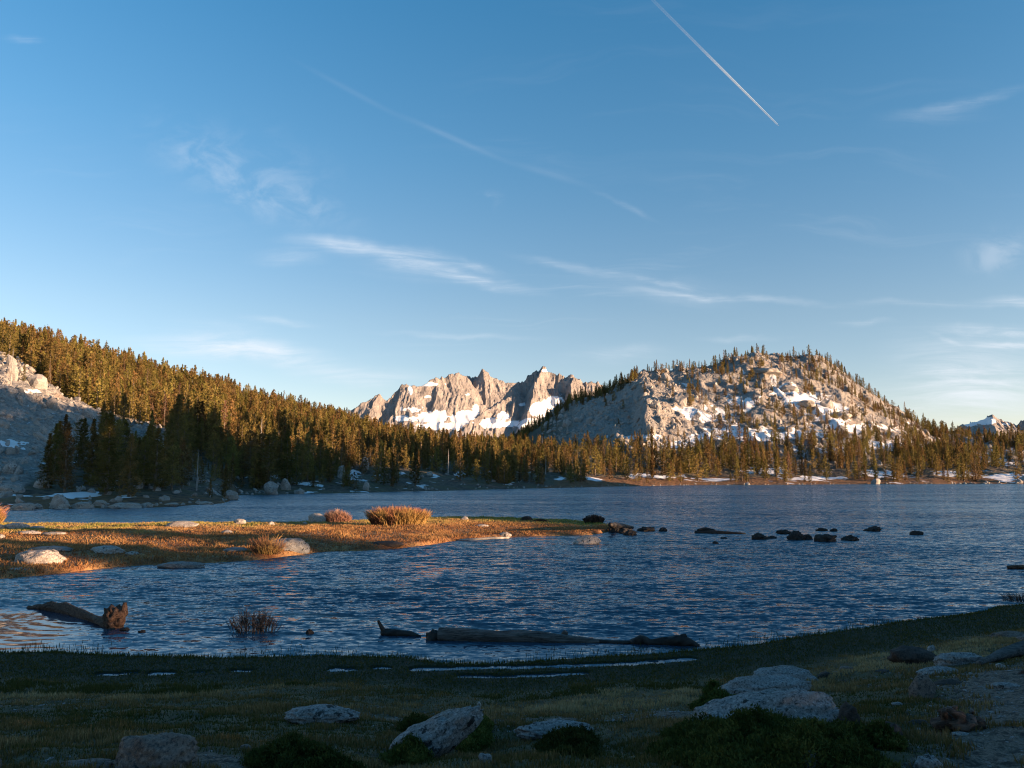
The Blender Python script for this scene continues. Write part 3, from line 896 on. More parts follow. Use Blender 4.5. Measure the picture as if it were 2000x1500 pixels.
def granite(name, base, dark, warm, lichen=(0.025, 0.024, 0.022), lich=0.62, sc=1.0):
    m, t, b, _ = material(name)
    co = t.node('ShaderNodeTexCoord').outputs['Object']
    oi = t.node('ShaderNodeObjectInfo')
    ad = t.node('ShaderNodeVectorMath', operation='ADD'); t.l.new(co, ad.inputs[0])
    cr = t.node('ShaderNodeCombineXYZ'); t.l.new(t.math('MULTIPLY', oi.outputs['Random'], 37.0), cr.inputs[0]); t.l.new(cr.outputs[0], ad.inputs[1])
    p = ad.outputs[0]
    n1 = t.noise(p, 2.0 * sc, 5, 0.6); n2 = t.noise(p, 42 * sc, 3, 0.7); n3 = t.noise(p, 7 * sc, 6, 0.68)
    c = t.mix(t.smooth(n1, 0.35, 0.65), base, tuple(x * .72 for x in base))
    c = t.mix(t.smooth(n1, 0.5, 0.72, 0, .8), c, warm)
    c = t.mix(t.smooth(n2, 0.53, 0.61, 0, .85), c, dark)
    c = t.mix(t.smooth(n2, 0.46, 0.36, 0, .55), c, tuple(min(.6, x * 1.7) for x in base))
    c = t.mix(t.smooth(n3, lich, lich + 0.035), c, lichen)
    t.l.new(c, b.inputs['Base Color'])
    t.l.new(t.bump(t.math('ADD', n3, t.math('MULTIPLY', n2, 0.25)), 0.7, 0.035 / sc), b.inputs['Normal'])
    return m


m_gr_near = granite('speckled_granite', (0.23, 0.22, 0.21), (0.05, 0.05, 0.05), (0.21, 0.165, 0.13), lich=.585)
m_gr_red = granite('reddish_granite', (0.17, 0.125, 0.10), (0.05, 0.04, 0.038), (0.19, 0.09, 0.05))
m_gr_brown = granite('dark_brown_rock', (0.055, 0.04, 0.032), (0.02, 0.017, 0.014), (0.07, 0.034, 0.022))
m_gr_pale = granite('pale_granite', (0.36, 0.31, 0.27), (0.12, 0.10, 0.085), (0.38, 0.29, 0.22), lich=.60, sc=.5)
m_gr_wet = granite('dark_lake_rock', (0.035, 0.03, 0.027), (0.014, 0.012, 0.012), (0.055, 0.04, 0.03), sc=.6)
m_gr_far = granite('slope_granite', (0.34, 0.31, 0.28), (0.15, 0.135, 0.125), (0.31, 0.25, 0.20), lichen=(0.11, 0.10, 0.09), lich=.60, sc=.22)

_ico = {}


def ico(n):
    if n not in _ico:
        bm = bmesh.new(); bmesh.ops.create_icosphere(bm, subdivisions=n, radius=1.0)
        v = np.array([x.co[:] for x in bm.verts]); f = np.array([[q.index for q in x.verts] for x in bm.faces]); bm.free()
        _ico[n] = (v, f)
    return _ico[n]


def rock_mesh(name, seed, n=3, dims=(1, 1, 1), angular=0.5, rough=0.10, lump=0.22, flat=False):
    v, f = ico(n); v = v.copy()
    r_ = np.random.default_rng(seed)
    x, y, z = v.T
    v = v * (1 + lump * vnoise3(x * 1.1 + 5, y * 1.1, z * 1.1, seed) + lump * .5 * vnoise3(x * 2.3, y * 2.3 + 3, z * 2.3, seed + 1))[:, None]
    for _ in range(int(5 + 9 * angular)):
        nn = r_.normal(size=3); nn /= np.linalg.norm(nn)
        c = r_.uniform(.62, .95) if angular > .3 else r_.uniform(.78, .98)
        d = v @ nn
        k = d > c
        v[k] -= np.outer((d[k] - c) * (.6 + .4 * angular), nn)
    x, y, z = v.T
    v = v + rough * v * (vnoise3(x * 4, y * 4, z * 4, seed + 3) + .6 * vnoise3(x * 9, y * 9, z * 9, seed + 4) + .35 * vnoise3(x * 19, y * 19, z * 19, seed + 5))[:, None]
    v = v * np.array(dims)
    me = mesh_np(name, v, f, not flat)
    return me


def put_rock(label, box, mat, gf, seed, n=4, name='boulder', cat='boulder', angular=.35, rough=.10, depth=.7, hk=.62, group=None, tilt=0.0, sink=.30, lump=.22, z0=None, slab=False):
    u0, u1, v0, v1 = box
    uc = (u0 + u1) / 2
    if z0 is not None: P = at_z(uc, v1, z0)
    else: P = ground_hit(uc, v1, gf)
    y0 = P[1]
    wd = (u1 - u0) / FPX * y0
    dp = wd * depth
    slope = (CAM_Z - P[2]) / y0
    H = max((v1 - v0) / FPX * y0 - slope * dp * .55, wd * .13)
    full = H / (1 - sink)
    cy = y0 + dp * .42
    cx_ = (uc - 1000) / FPX * (cy + (CAM_Z - P[2]) * .12)
    me = rock_mesh(name, seed, n, (wd * .60, dp / 2, full * .36) if slab else (wd / 2 * 1.04, dp / 2, full / 2 * 1.1), angular, rough, lump)
    me.materials.append(mat)
    o = add_obj(name, me, None, None, (cx_, cy, P[2] + full * (.5 - sink)), (0, tilt, 0))
    tag(o, label, cat, group)
    return o


# ------------------------------------------------------------------ trees
def tree_meshes(seed, H=10.0, R0=1.5, nb=80, leaf=14, ls=.34, lw=.16, round_top=.5, base=.10, gap=.25, limbs=False, dead=False, lean=0.0):
    r_ = np.random.default_rng(seed)
    # trunk
    nseg = 7; vs = []; fs = []
    bend = r_.normal(0, .12, 2)
    def axis_at(t_): return np.array([bend[0] * math.sin(t_ * 3) * H * .05 + lean * t_ * H, bend[1] * math.sin(t_ * 2.3) * H * .05, t_ * H])
    for i in range(nseg + 1):
        t_ = i / nseg; c = axis_at(t_); rr = (.019 * H) * (1 - t_) ** .8 + .008
        if i == 0: rr *= 1.35; c = c - np.array([0, 0, .8])
        for k in range(6):
            a_ = k * math.pi / 3; vs.append(c + rr * np.array([math.cos(a_), math.sin(a_), 0]))
    for i in range(nseg):
        for k in range(6):
            a_ = i * 6 + k; b_ = i * 6 + (k + 1) % 6
            fs.append((a_, b_, b_ + 6)); fs.append((a_, b_ + 6, a_ + 6))
    nv = len(vs)
    lv = []
    lump_ph = r_.uniform(0, 6, 3)
    for i in range(nb):
        t_ = base + (1 - base) * (i + r_.random()) / nb
        az = i * 2.4 + r_.normal(0, .5)
        prof = (1 - t_) ** (.55 + .5 * (1 - round_top)) * min(1, .55 + (t_ - base) / .35) * 1.15 + .06
        clump = 1 + gap * math.sin(az * 2 + t_ * 9 + lump_ph[0]) + gap * .8 * math.sin(t_ * 23 + lump_ph[1] + az)
        L = R0 * prof * clump * r_.uniform(.6, 1.2)
        if L < .08: L = .08
        c = axis_at(t_)
        up = .55 * t_ - .12 + r_.normal(0, .12)
        d_ = np.array([math.cos(az), math.sin(az), up])
        if limbs or dead:
            e = c + d_ * L * .92
            w_ = .014 * L + .010
            q = len(vs)
            sx_ = np.array([-math.sin(az), math.cos(az), 0]) * w_
            vs += [c + sx_, c - sx_, c + np.array([0, 0, w_ * 1.6]), e]
            fs += [(q, q + 1, q + 3), (q + 1, q + 2, q + 3), (q + 2, q, q + 3)]
        if not dead:
            m_ = max(3, int(leaf * (.45 + .55 * L / R0)))
            s_ = np.sqrt(r_.uniform(.04, 1.0, m_)) * L
            P = c + s_[:, None] * d_ + r_.normal(0, 1, (m_, 3)) * np.array([.13, .13, .10]) * (.35 + L) * .8
            lv.append(P)
    bark = mesh_np('trunk', np.array(vs), np.array(fs), False)
    if dead: return bark, None
    P = np.concatenate(lv)
    top = axis_at(1.0)
    P = np.concatenate([P, top + r_.normal(0, 1, (8, 3)) * np.array([.06, .06, .25])])
    M = len(P)
    out = P - np.array([0, 0, 0]); out[:, 2] = 0
    out = out / (np.linalg.norm(out, axis=1)[:, None] + .05)
    dirv = out * .7 + r_.normal(0, .55, (M, 3)) + np.array([0, 0, .55])
    dirv /= np.linalg.norm(dirv, axis=1)[:, None]
    side = np.cross(dirv, r_.normal(0, 1, (M, 3))); side /= np.linalg.norm(side, axis=1)[:, None] + 1e-6
    sz = r_.uniform(.6, 1.3, M)[:, None]
    A = P - dirv * ls * sz * .45 + side * lw * sz * .5; B = P - dirv * ls * sz * .45 - side * lw * sz * .5; C = P + dirv * ls * sz * .6
    Vt = np.stack([A, B, C], 1).reshape(-1, 3)
    crown = mesh_np('crown', Vt, np.arange(M * 3).reshape(-1, 3), False)
    return bark, crown


FAR_T = []
for i in range(8):
    bk, cr = tree_meshes(500 + i, 10, [1.35, 1.7, 2.1, 1.5, 2.6, 1.2, 1.9, 2.3][i], 74, 14, .48, .25, [.3, .5, .8, .3, .9, .2, .6, .7][i], .08, [.2, .3, .3, .2, .35, .25, .3, .3][i])
    bk.materials.append(m_bark); cr.materials.append(m_needle); FAR_T.append((bk, cr))
bk, cr = tree_meshes(520, 10, 1.5, 60, 11, .44, .2, .5, .08, .35); bk.materials.append(m_bark); cr.materials.append(m_needle2); FAR_T.append((bk, cr))
bk, _n = tree_meshes(521, 9, 1.0, 34, 0, dead=True, gap=.4); bk.materials.append(m_snag); FAR_T.append((bk, None))
NEAR_T = []
for i in range(6):
    bk, cr = tree_meshes(600 + i, 10, [1.5, 1.8, 2.1, 1.4, 2.3, 1.7][i], 120, 42, .30, .10, [.4, .6, .8, .3, .9, .6][i], [.06, .1, .12, .05, .16, .08][i], [.25, .3, .35, .25, .35, .3][i], limbs=True)
    bk.materials.append(m_bark); cr.materials.append(m_needle); NEAR_T.append((bk, cr))
bk, _n = tree_meshes(620, 10, 1.5, 70, 0, dead=True, gap=.5); bk.materials.append(m_snag); SNAG = bk

# candidate positions on the far land
NC = 44000
ca_ = rng.uniform(-.78, .74, NC); cy_ = np.sqrt(rng.uniform(74 ** 2, 680 ** 2, NC)); cx_ = ca_ * cy_
cz_ = zfar(cx_, cy_)
cu, cv = project(cx_, cy_, cz_)
csh = samp(shore_d, cx_, cy_); csn = samp(snow, cx_, cy_); crk = samp(talus.astype(float), cx_, cy_)
crest = np.interp(ca_, ga_, KY[:, 6])
clump = fbm2(cx_ / 16, cy_ / 16, 3, 201); clump2 = fbm2(cx_ / 45, cy_ / 45, 3, 202)
area = .5 * 1.52 * (680 ** 2 - 74 ** 2); dmax = NC / area
dens = np.zeros(NC)
L_ = cu < 1030
dens = np.where(L_, .075 * (.75 + .5 * (cv < 880)) * (.6 + 1.1 * sstep(clump, -.25, .15)), dens)
dens = np.where(L_ & (cv > 905) & (cu > 440), .052 * (.3 + 1.6 * sstep(clump, -.1, .2)), dens)
dens = np.where(L_ & (cu < 440) & (cy_ < 128) & (cu > 40), .075, dens)
dens = np.where(L_ & (cu < 330) & (cy_ >= 128) & (cy_ < 200) & (cv > 840), .0, dens)
dens = np.where(L_ & (cu < 90) & (cv > 850), .006, dens)
dens = np.where(crk > .4, .0030 * (clump > .05), dens)
D_ = (cu >= 1030) & (cu < 1262)
dens = np.where(D_ & (cv > 872), .040 * (.5 + 1.0 * sstep(clump, -.2, .15)), dens)
dens = np.where(D_ & (cv <= 872), .0012, dens)
dens = np.where((cu > 990) & (cu < 1245) & (cy_ > crest - 38), .060, dens)
H_ = cu >= 1262
dens = np.where(H_, .0250 * (.12 + 2.0 * sstep(clump + .5 * clump2, .02, .3)), dens)
dens = np.where(H_ & (cu < 1340) & (cv < 860) & (cv > 745), .0014, dens)
dens = np.where(H_ & (cv > 866), .032 * (.3 + 1.2 * sstep(clump, -.15, .15)), dens)
dens = np.where(H_ & (cv > 895), .040 * (.35 + 1.1 * sstep(clump, -.15, .15)), dens)
dens = np.where(H_ & (cu > 1380) & (cu < 1760) & (cv > 810) & (cv <= 866), .028 * (.3 + 1.2 * sstep(clump, -.15, .15)), dens)
flank = (cu > 1575) & (cy_ > crest - 60)
dens = np.where(flank, .042 * (.5 + .8 * sstep(clump, -.2, .2)), dens)
dens = np.where((cu > 1290) & (cu < 1450) & (cy_ > crest - 30), .022, dens)
dens = np.where((cu > 1740), np.maximum(dens, .036 * (.4 + 1.1 * sstep(clump, -.2, .15))), dens)
dens = np.where((cu > 1900) & (cv > 880), dens * .35, dens)
dens *= np.where(csn > .55, .12, 1) * (csh > 6) * sstep(csh, 5, 14) * (cy_ < crest + 26)
dens *= np.where((cu > 1060) & (cv > 929) , .35, 1)
keep = rng.random(NC) < dens / dmax
tx, tyy, tz, tu, tv = cx_[keep], cy_[keep], cz_[keep], cu[keep], cv[keep]
NTt = len(tx)
th = np.clip(rng.lognormal(math.log(9.6), .24, NTt), 4.5, 15)
th = np.where(tu > 1262, np.clip(th * np.where(tv < 870, .86, 1.0), 3.5, 12.5), th)
th = np.where((tu > 1262) & (tv < 860) & (tu < 1800), th * .78, th)
th = np.where((tu > 450) & (tu < 1100), th * np.interp(tyy, [150, 380], [.78, .92]), th)
th = np.where((tu >= 1000) & (tu <= 1262), th * .82, th)
th = np.where((tu < 450) & (tyy < 190), np.clip(th, 7.5, 13) * 1.0, th)
gt = np.interp(tu, [0, 20, 40, 100, 150, 200, 260, 300, 380, 430, 470], [930, 900, 850, 815, 790, 800, 832, 820, 868, 890, 905])
grove = (tu < 450) & (tyy < 150)
th = np.where(grove, np.clip(np.minimum(th * 1.25, (tv - gt - rng.uniform(0, 30, NTt)) / FPX * tyy), 1.8, 13), th)
young = rng.random(NTt) < .18
th = np.where(young, th * .55, th) * np.where(grove | (tu > 1262), 1, .88)
tvar = rng.choice(10, NTt, p=[.15, .15, .12, .14, .08, .13, .10, .08, .035, .015])
tvar = np.where(tu > 1262, np.where(rng.random(NTt) < .06, 8, tvar), tvar)
tpx = th / tyy * FPX
inview = (tu > -40) & (tu < 2040)
rank = np.argsort(-np.where(inview, tpx, 0))
NIND = 285
ind = rank[:NIND]; rest = rank[NIND:]


def region(u, v, x, y, h, ratio, young):
    """label, group of a tree by its build and where it stands"""
    size = 'young' if young else 'tall' if h > 10.5 else 'mid-sized' if h > 7 else 'short'
    size += ' slim' if ratio < .95 else ' broad' if ratio > 1.1 else ''
    if u < 440 and y < 200:
        part = 'at the shore rocks' if y < 98 else 'inside the grove' if y < 112 else 'at the back'
        side = 'far left end' if u < 90 else 'left part' if u < 170 else 'middle' if u < 260 else 'right part' if u < 350 else 'right end'
        return f'{size} shaded pine {part}, {side} of the near left grove', 'pines of the shaded grove on the near left shore'
    if u < 525 and y >= 150:
        k = int(np.searchsorted([70, 130, 190, 250, 310, 370, 430, 480], u))
        side = ['at the left picture edge', 'above the boulder field', 'above the middle of the talus', 'above the thin end of the talus', 'above the snow tongue', 'behind the grove\'s middle',
                'behind the grove\'s right half', 'behind the grove\'s right end', 'just right of the grove'][k]
        part = 'in the lowest rows' if y < 185 else 'in the lower rows' if y < 215 else 'in the middle rows' if y < 250 else 'in the upper rows'
        return f'{size} ridge pine {part}, {side}', 'pines on the left ridge above the talus and grove'
    if u < 1060:
        k = int(np.searchsorted([520, 590, 660, 740, 830, 900, 980], u))
        side = ['just right of the near grove', 'a little right of the near grove', 'midway to the mountains', 'left of the mountains', 'below the mountains\' left shoulder',
                'below the snow bowl', 'below the sharp peak', 'below the pointed mountain'][k]
        part = 'by the waterline' if v > 942 else 'just above the shore' if v > 925 else 'among snow patches' if v > 905 else 'higher up'
        return f'{size} shaded pine {part}, {side}', 'shaded pines along the far left shore'
    k = int(np.searchsorted([1150, 1280, 1400, 1520, 1640, 1760, 1880], u))
    side = ['right of the mountains', 'below the grey talus', 'below the hill\'s rib', 'below the hill shoulder', 'below the hilltop', 'below the snow gully', 'below the hill\'s right flank', 'near the right edge'][k]
    part = 'by the waterline' if v > 935 else 'just above the shore' if v > 922 else 'farther back'
    return f'{size} sunlit pine on the far shore {part}, {side}', 'golden lit pines along the far right shore'


for c, i in enumerate(ind):
    dead = tvar[i] == 9 or c in (37, 90, 150)
    x_, y_ = float(tx[i]), float(tyy[i]); s_ = float(th[i]) / 10
    rt0 = rng.uniform(.85, 1.25); sxy = s_ * rt0
    lab, grp = region(tu[i], tv[i], x_, y_, th[i], rt0, young[i])
    e = empty('dead_tree' if dead else 'pine_tree', (x_, y_, float(tz[i]) - .15), rng.uniform(0, 6.28), (sxy, sxy, s_))
    if dead:
        lab = lab.replace('ridge pine', 'bare dead tree').replace('shaded pine', 'bare dead tree').replace('sunlit pine', 'bare dead tree'); grp = 'bleached dead trees on the shores'
        add_obj('trunk', SNAG, None, e)
    else:
        bk, cr = NEAR_T[int(rng.integers(0, 6))] if y_ < 175 else FAR_T[int(tvar[i]) % 9]
        add_obj('trunk', bk, None, e); add_obj('crown', cr, None, e)
    tag(e, lab, 'tree', grp)


def gn_scatter(name, pts, rot, scl, idx, variants, label):
    me = mesh_np(name, np.array(pts), np.zeros((0, 3), int), False, {'rot': np.array(rot), 'scl': np.array(scl), 'idx': np.array(idx, float)})
    o = add_obj(name, me)
    ng = bpy.data.node_groups.new(name, 'GeometryNodeTree')
    ng.interface.new_socket('Geometry', in_out='INPUT', socket_type='NodeSocketGeometry')
    ng.interface.new_socket('Geometry', in_out='OUTPUT', socket_type='NodeSocketGeometry')
    gi = ng.nodes.new('NodeGroupInput'); go = ng.nodes.new('NodeGroupOutput')
    J = ng.nodes.new('GeometryNodeJoinGeometry')
    def na(nm, ty_):
        n = ng.nodes.new('GeometryNodeInputNamedAttribute'); n.data_type = ty_; n.inputs[0].default_value = nm; return n.outputs[0]
    rt = na('rot', 'FLOAT_VECTOR'); sc_ = na('scl', 'FLOAT_VECTOR'); ix = na('idx', 'FLOAT')
    for k, objs in enumerate(variants):
        j = ng.nodes.new('GeometryNodeJoinGeometry')
        for ob in objs:
            oi = ng.nodes.new('GeometryNodeObjectInfo'); oi.transform_space = 'ORIGINAL'; oi.inputs[0].default_value = ob
            ng.links.new(oi.outputs['Geometry'], j.inputs[0])
        cmp = ng.nodes.new('FunctionNodeCompare'); cmp.data_type = 'FLOAT'; cmp.operation = 'EQUAL'
        ng.links.new(ix, cmp.inputs[0]); cmp.inputs[1].default_value = float(k); cmp.inputs['Epsilon'].default_value = .1
        ip = ng.nodes.new('GeometryNodeInstanceOnPoints')
        ng.links.new(gi.outputs[0], ip.inputs['Points']); ng.links.new(cmp.outputs[0], ip.inputs['Selection'])
        ng.links.new(j.outputs[0], ip.inputs['Instance'])
        er = ng.nodes.new('FunctionNodeEulerToRotation'); ng.links.new(rt, er.inputs[0])
        ng.links.new(er.outputs[0], ip.inputs['Rotation']); ng.links.new(sc_, ip.inputs['Scale'])
        ng.links.new(ip.outputs[0], J.inputs[0])
    ng.links.new(J.outputs[0], go.inputs[0])
    md = o.modifiers.new('scatter', 'NODES'); md.node_group = ng
    tag(o, label, kind='stuff')
    return o


# one real far tree of each build, standing on the crest, serves as the pattern for the far woods
CRESTU = [40, 245, 330, 452, 640, 745, 1398, 1990, 1770, 436]
CLAB = ['slim pine on the skyline at the upper left corner of the ridge', 'taller sunlit pine breaking the left ridge skyline', 'narrow sunlit pine on the left ridge skyline right of the tall one',
        'slender golden pine half way down the left ridge skyline', 'broad golden pine on the left ridge skyline before the mountain', 'narrow pine on the ridge skyline directly in front of the mountain',
        'round-topped pine standing alone on the shoulder of the rocky hill', 'tall bushy pine on the skyline at the right edge', 'rust-coloured pine at the foot of the rocky hill, on its right skyline', 'bleached snag on the left ridge skyline']
PAT = []
for k in range(10):
    u_ = CRESTU[k]; a_ = (u_ - 1000) / FPX
    y_ = float(np.interp(a_, ga_, KY[:, 6])) - 4; x_ = a_ * y_
    s_ = [1.0, 1.35, 1.0, .95, 1.15, 1.2, 1.0, 1.5, 1.1, 1.1][k]
    e = empty('dead_tree' if k == 9 else 'pine_tree', (x_, y_, float(zfar(np.array([x_]), np.array([y_]))[0]) - .3), k * 1.3, (s_ * (1.3 if k == 6 else 1),) * 2 + (s_,))
    bk, cr = FAR_T[k]
    if k == 6: bk, cr = FAR_T[4]
    bk, cr = FAR_T[k]
    obs = [add_obj('trunk', bk, None, e)]
    if cr: obs.append(add_obj('crown', cr, None, e))
    PAT.append(obs)
    tag(e, CLAB[k], 'tree', 'trees on the skyline')

pts = np.stack([tx[rest], tyy[rest], tz[rest] - .3], 1)
n_ = len(rest)
s_ = th[rest] / 10
sxy = s_ * rng.uniform(.75, 1.4, n_)
rot = np.stack([rng.normal(0, .03, n_), rng.normal(0, .03, n_), rng.uniform(0, 6.28, n_)], 1)
gn_scatter('forest', pts, rot, np.stack([sxy, sxy, s_], 1), tvar[rest], PAT, 'pine forest covering the ridge, the far shore and the rocky hill')
rp = np.array(unseen_tree_pts)
n_ = len(rp)
gn_scatter('woods', rp[:, :3], np.stack([np.zeros(n_), np.zeros(n_), rng.uniform(0, 6.28, n_)], 1), np.stack([rp[:, 3] / 10 * 1.3, rp[:, 3] / 10 * 1.3, rp[:, 3] / 10], 1),
           rng.integers(0, 8, n_), PAT, 'unseen pine woods beside and behind the viewer, shading bank and slopes')

# ------------------------------------------------------------------ rocks on the far slopes
RUB = []
RUBL = [('angular grey boulder half way up the shaded left talus', (80, 107, 770, 797)), ('blocky sunlit boulder at the top of the left talus', (22, 39, 716, 733)),
        ('pale cube-like boulder on the crest of the rocky hill shoulder', (1294, 1314, 729, 743)), ('long sunlit slab at the right end of the left talus top', (42, 80, 728, 754)),
        ('split boulder beside the left picture edge on the talus', (0, 18, 694, 716))]


def put_far(label, box, mat, seed, name='boulder', cat='boulder', n=3, angular=1.0, depth=.9, group=None, rough=.12, lump=.25):
    u0, u1, v0, v1 = box
    a_ = ((u0 + u1) / 2 - 1000) / FPX
    yy = np.linspace(66, 700, 4000)
    zz = zfar(a_ * yy, yy); uu, vv = project(a_ * yy, yy, zz)
    ok = vv <= v1
    k = np.argmax(ok) if ok.any() else np.argmin(vv)
    y0 = yy[k]
    wd = (u1 - u0) / FPX * y0; H = (v1 - v0) / FPX * y0
    me = rock_mesh(name, seed, n, (wd / 2 * 1.1, wd / 2 * depth, H * .85), angular, rough, lump, flat=n <= 3)
    me.materials.append(mat)
    o = add_obj(name, me, None, None, (a_ * y0, y0 + wd * .2, zz[k] + H * .22), (0, 0, 0))
    tag(o, label, cat, group)
    return o


for k, (lb, bx) in enumerate(RUBL):
    RUB.append([put_far(lb, bx, m_gr_far, 700 + k, n=2)])
FARR = [
    ('low pale boulder at the waterline, leftmost of the near left shore', (10, 32, 989, 997)), ('wide flat pale boulder at the waterline of the near left shore', (31, 74, 984, 997)),
    ('rounded boulder between the flat one and the tall one on the left shore', (67, 92, 984, 994)), ('tallest pointed boulder of the near left shore', (102, 140, 972, 995)),
    ('broad boulder right of the tallest one on the left shore', (150, 190, 980, 994)), ('slab-topped boulder below the small snow patch on the left shore', (188, 215, 977, 988)),
    ('long smooth boulder split by a crack at the left waterline', (222, 282, 981, 993)), ('rounded boulder at the right end of the long cracked one', (281, 306, 981, 991)),
    ('small pale boulder behind the wide flat one on the left shore', (38, 51, 973, 981)), ('pale boulder mound behind the reddish brush on the left shore', (0, 50, 950, 962)),
    ('low grey boulder near the middle of the left spit', (328, 356, 982, 988)), ('low grey boulder near the end of the left spit', (384, 420, 979, 986)),
    ('big grey boulder at the very tip of the left spit', (441, 467, 957, 975)), ('large round boulder at the waterline under the left pines', (519, 546, 940, 965)),
    ('second large boulder right of the round one under the left pines', (551, 569, 937, 957)), ('tall pale boulder standing among shaded pines', (660, 676, 911, 934)),
    ('egg-shaped grey boulder just above the waterline near the centre', (709, 723, 941, 957)), ('square dark boulder high among the shaded pines', (707, 722, 897, 918)),
    ('low boulder touching the water left of centre', (577, 597, 955, 966)), ('white pointed boulder on the sunlit right shoreline', (1697, 1715, 934, 948)),
    ('rocky outcrop above the snow gully on the hill', (1561, 1598, 772, 793)), ('ledge of pale rock in the middle of the hill snowfield', (1606, 1632, 780, 796)),
    ('broad outcrop below the hill snowfield', (1624, 1662, 793, 815)), ('granite dome left of the upper snow gully', (1474, 1530, 706, 730)),
    ('steep granite dome right of the upper snow gully', (1524, 1566, 736, 764)), ('round pink outcrop at the right end of the far shore', (1986, 2016, 930, 944)),
    ('sunlit block on the rib of the rocky hill', (1272, 1292, 780, 798)), ('pale block lower on the rib of the rocky hill', (1262, 1282, 828, 846)),
    ('large slab tilted against the rib of the rocky hill', (1315, 1345, 770, 790)), ('boulder at the foot of the rib above the snow', (1290, 1312, 850, 868)),
    ('lit boulder cluster head at the top left picture edge', (0, 24, 712, 738)), ('dark boulder low on the left talus', (10, 40, 905, 925)),
]
for k, (lb, bx) in enumerate(FARR):
    mt = m_gr_far if k > 12 else m_gr_pale
    dome = 'dome' in lb or 'outcrop' in lb
    if 'dome' in lb or 'above the snow gully' in lb or 'below the hill snowfield' in lb: bx = (bx[0], bx[1], bx[3] - (bx[3] - bx[2]) * .55, bx[3])
    put_far(lb, bx, mt, 740 + k, n=4 if dome else 3, angular=.8 if k < 19 else .9, depth=.8 if not dome else 1.1, name='rock_outcrop' if 'outcrop' in lb else 'boulder', cat='outcrop' if 'outcrop' in lb else 'boulder')

NR = 70000
ra = rng.uniform(-.74, .72, NR); ry = np.sqrt(rng.uniform(66 ** 2, 660 ** 2, NR)); rx = ra * ry
rz = zfar(rx, ry); ru, rv_ = project(rx, ry, rz)
rsh = samp(shore_d, rx, ry); rrk = samp(rocky, rx, ry); rsn = samp(snow, rx, ry); rt_ = samp(talus.astype(float), rx, ry)
cl = fbm2(rx / 12, ry / 12, 3, 301)
rd = .012 * rrk * (.3 + 1.5 * sstep(cl, -.1, .2))
rd = np.maximum(rd, .42 * rt_)
rd = np.where((ru > 1060) & (ru < 1345) & (rv_ < 862), .05, rd)
rd = np.where((rsh > -.5) & (rsh < 3.5), .16, rd)
rd = np.where((ru > 440) & (ru < 1060) & (rv_ > 900), np.maximum(rd, .016), rd)
rd = np.where((ru < 440) & (rv_ > 940), np.maximum(rd, .10), rd)
rd = np.where((ru < 470) & (rsh > -.5) & (rsh < 5), .5, rd)
rd *= np.where(rsn > .5, .15, 1) * (rsh > -1) * (ru > -40) * (ru < 2040)
wgt = np.where(ry < 230, 1.0, 1.0)
kp = rng.random(NR) < rd / (NR / (.5 * 1.46 * (660 ** 2 - 66 ** 2)))
rx, ry, rz, rsh_, ru, rv_, rt_ = rx[kp], ry[kp], rz[kp], rsh[kp], ru[kp], rv_[kp], rt_[kp]
n_ = len(rx)
rs = rng.lognormal(0, .5, n_) * .55
rs *= np.where(ry > 350, 1.9, 1) * np.where(rsh_ < 4, .55, 1)
rs = np.clip(rs, .15, 3.0) * np.where(ry < 230, .85, 1)
rs = np.where((rsh_ < 14) & (ry < 160), np.clip(rs, .1, .45), rs)
# the pattern boulders have their own size: divide it out
psz = [max(o[0].dimensions) / 2 if max(o[0].dimensions) > 0 else 1 for o in RUB]
bpy.context.view_layer.update()
psz = [max(o[0].dimensions) / 2 for o in RUB]
ri = rng.integers(0, 5, n_)
k_ = rs / np.array(psz)[ri]
gn_scatter('rubble', np.stack([rx, ry, rz + rs * .1], 1), rng.uniform(-3.14, 3.14, (n_, 3)) * np.array([.35, .35, 1]), np.stack([k_, k_ * rng.uniform(.7, 1.1, n_), k_ * rng.uniform(.6, 1.5, n_)], 1), ri, RUB,
           'loose angular rocks of the talus and the rocky hill')
print('trees', NTt, 'rubble', n_)

# ------------------------------------------------------------------ grass on the near bank and the peninsula
def blades(name, x, y, z, h, wdt, tint, mat, label, lean=.35):
    n = len(x)
    az = rng.uniform(0, 2 * math.pi, n); la = rng.uniform(0, 2 * math.pi, n); ll = np.abs(rng.normal(0, lean, n)) * h
    dx_, dy_ = np.cos(az) * wdt / 2, np.sin(az) * wdt / 2
    A = np.stack([x - dx_, y - dy_, z - .01], 1); B = np.stack([x + dx_, y + dy_, z - .01], 1)
    C = np.stack([x + np.cos(la) * ll, y + np.sin(la) * ll, z + h], 1)
    V = np.stack([A, B, C], 1).reshape(-1, 3)
    me = mesh_np(name, V, np.arange(n * 3).reshape(-1, 3), False, {'tint': np.repeat(tint, 3)})
    return tag(add_obj(name, me, mat), label, kind='stuff')


def grass_mat(name, cols):
    m, t, b, out = material(name)
    r_ = t.node('ShaderNodeValToRGB'); t.l.new(t.attr('tint'), r_.inputs[0])
    e = r_.color_ramp.elements
    e[0].position = cols[0][0]; e[0].color = (*cols[0][1], 1); e[1].position = cols[-1][0]; e[1].color = (*cols[-1][1], 1)
    for p_, c_ in cols[1:-1]:
        q = e.new(p_); q.color = (*c_, 1)
    t.l.new(r_.outputs[0], b.inputs['Base Color'])
    tr = t.node('ShaderNodeBsdfTranslucent'); t.l.new(r_.outputs[0], tr.inputs[0])
    mx = t.node('ShaderNodeMixShader'); mx.inputs[0].default_value = .3
    t.l.new(b.outputs[0], mx.inputs[1]); t.l.new(tr.outputs[0], mx.inputs[2]); t.l.new(mx.outputs[0], out.inputs[0])
    return m


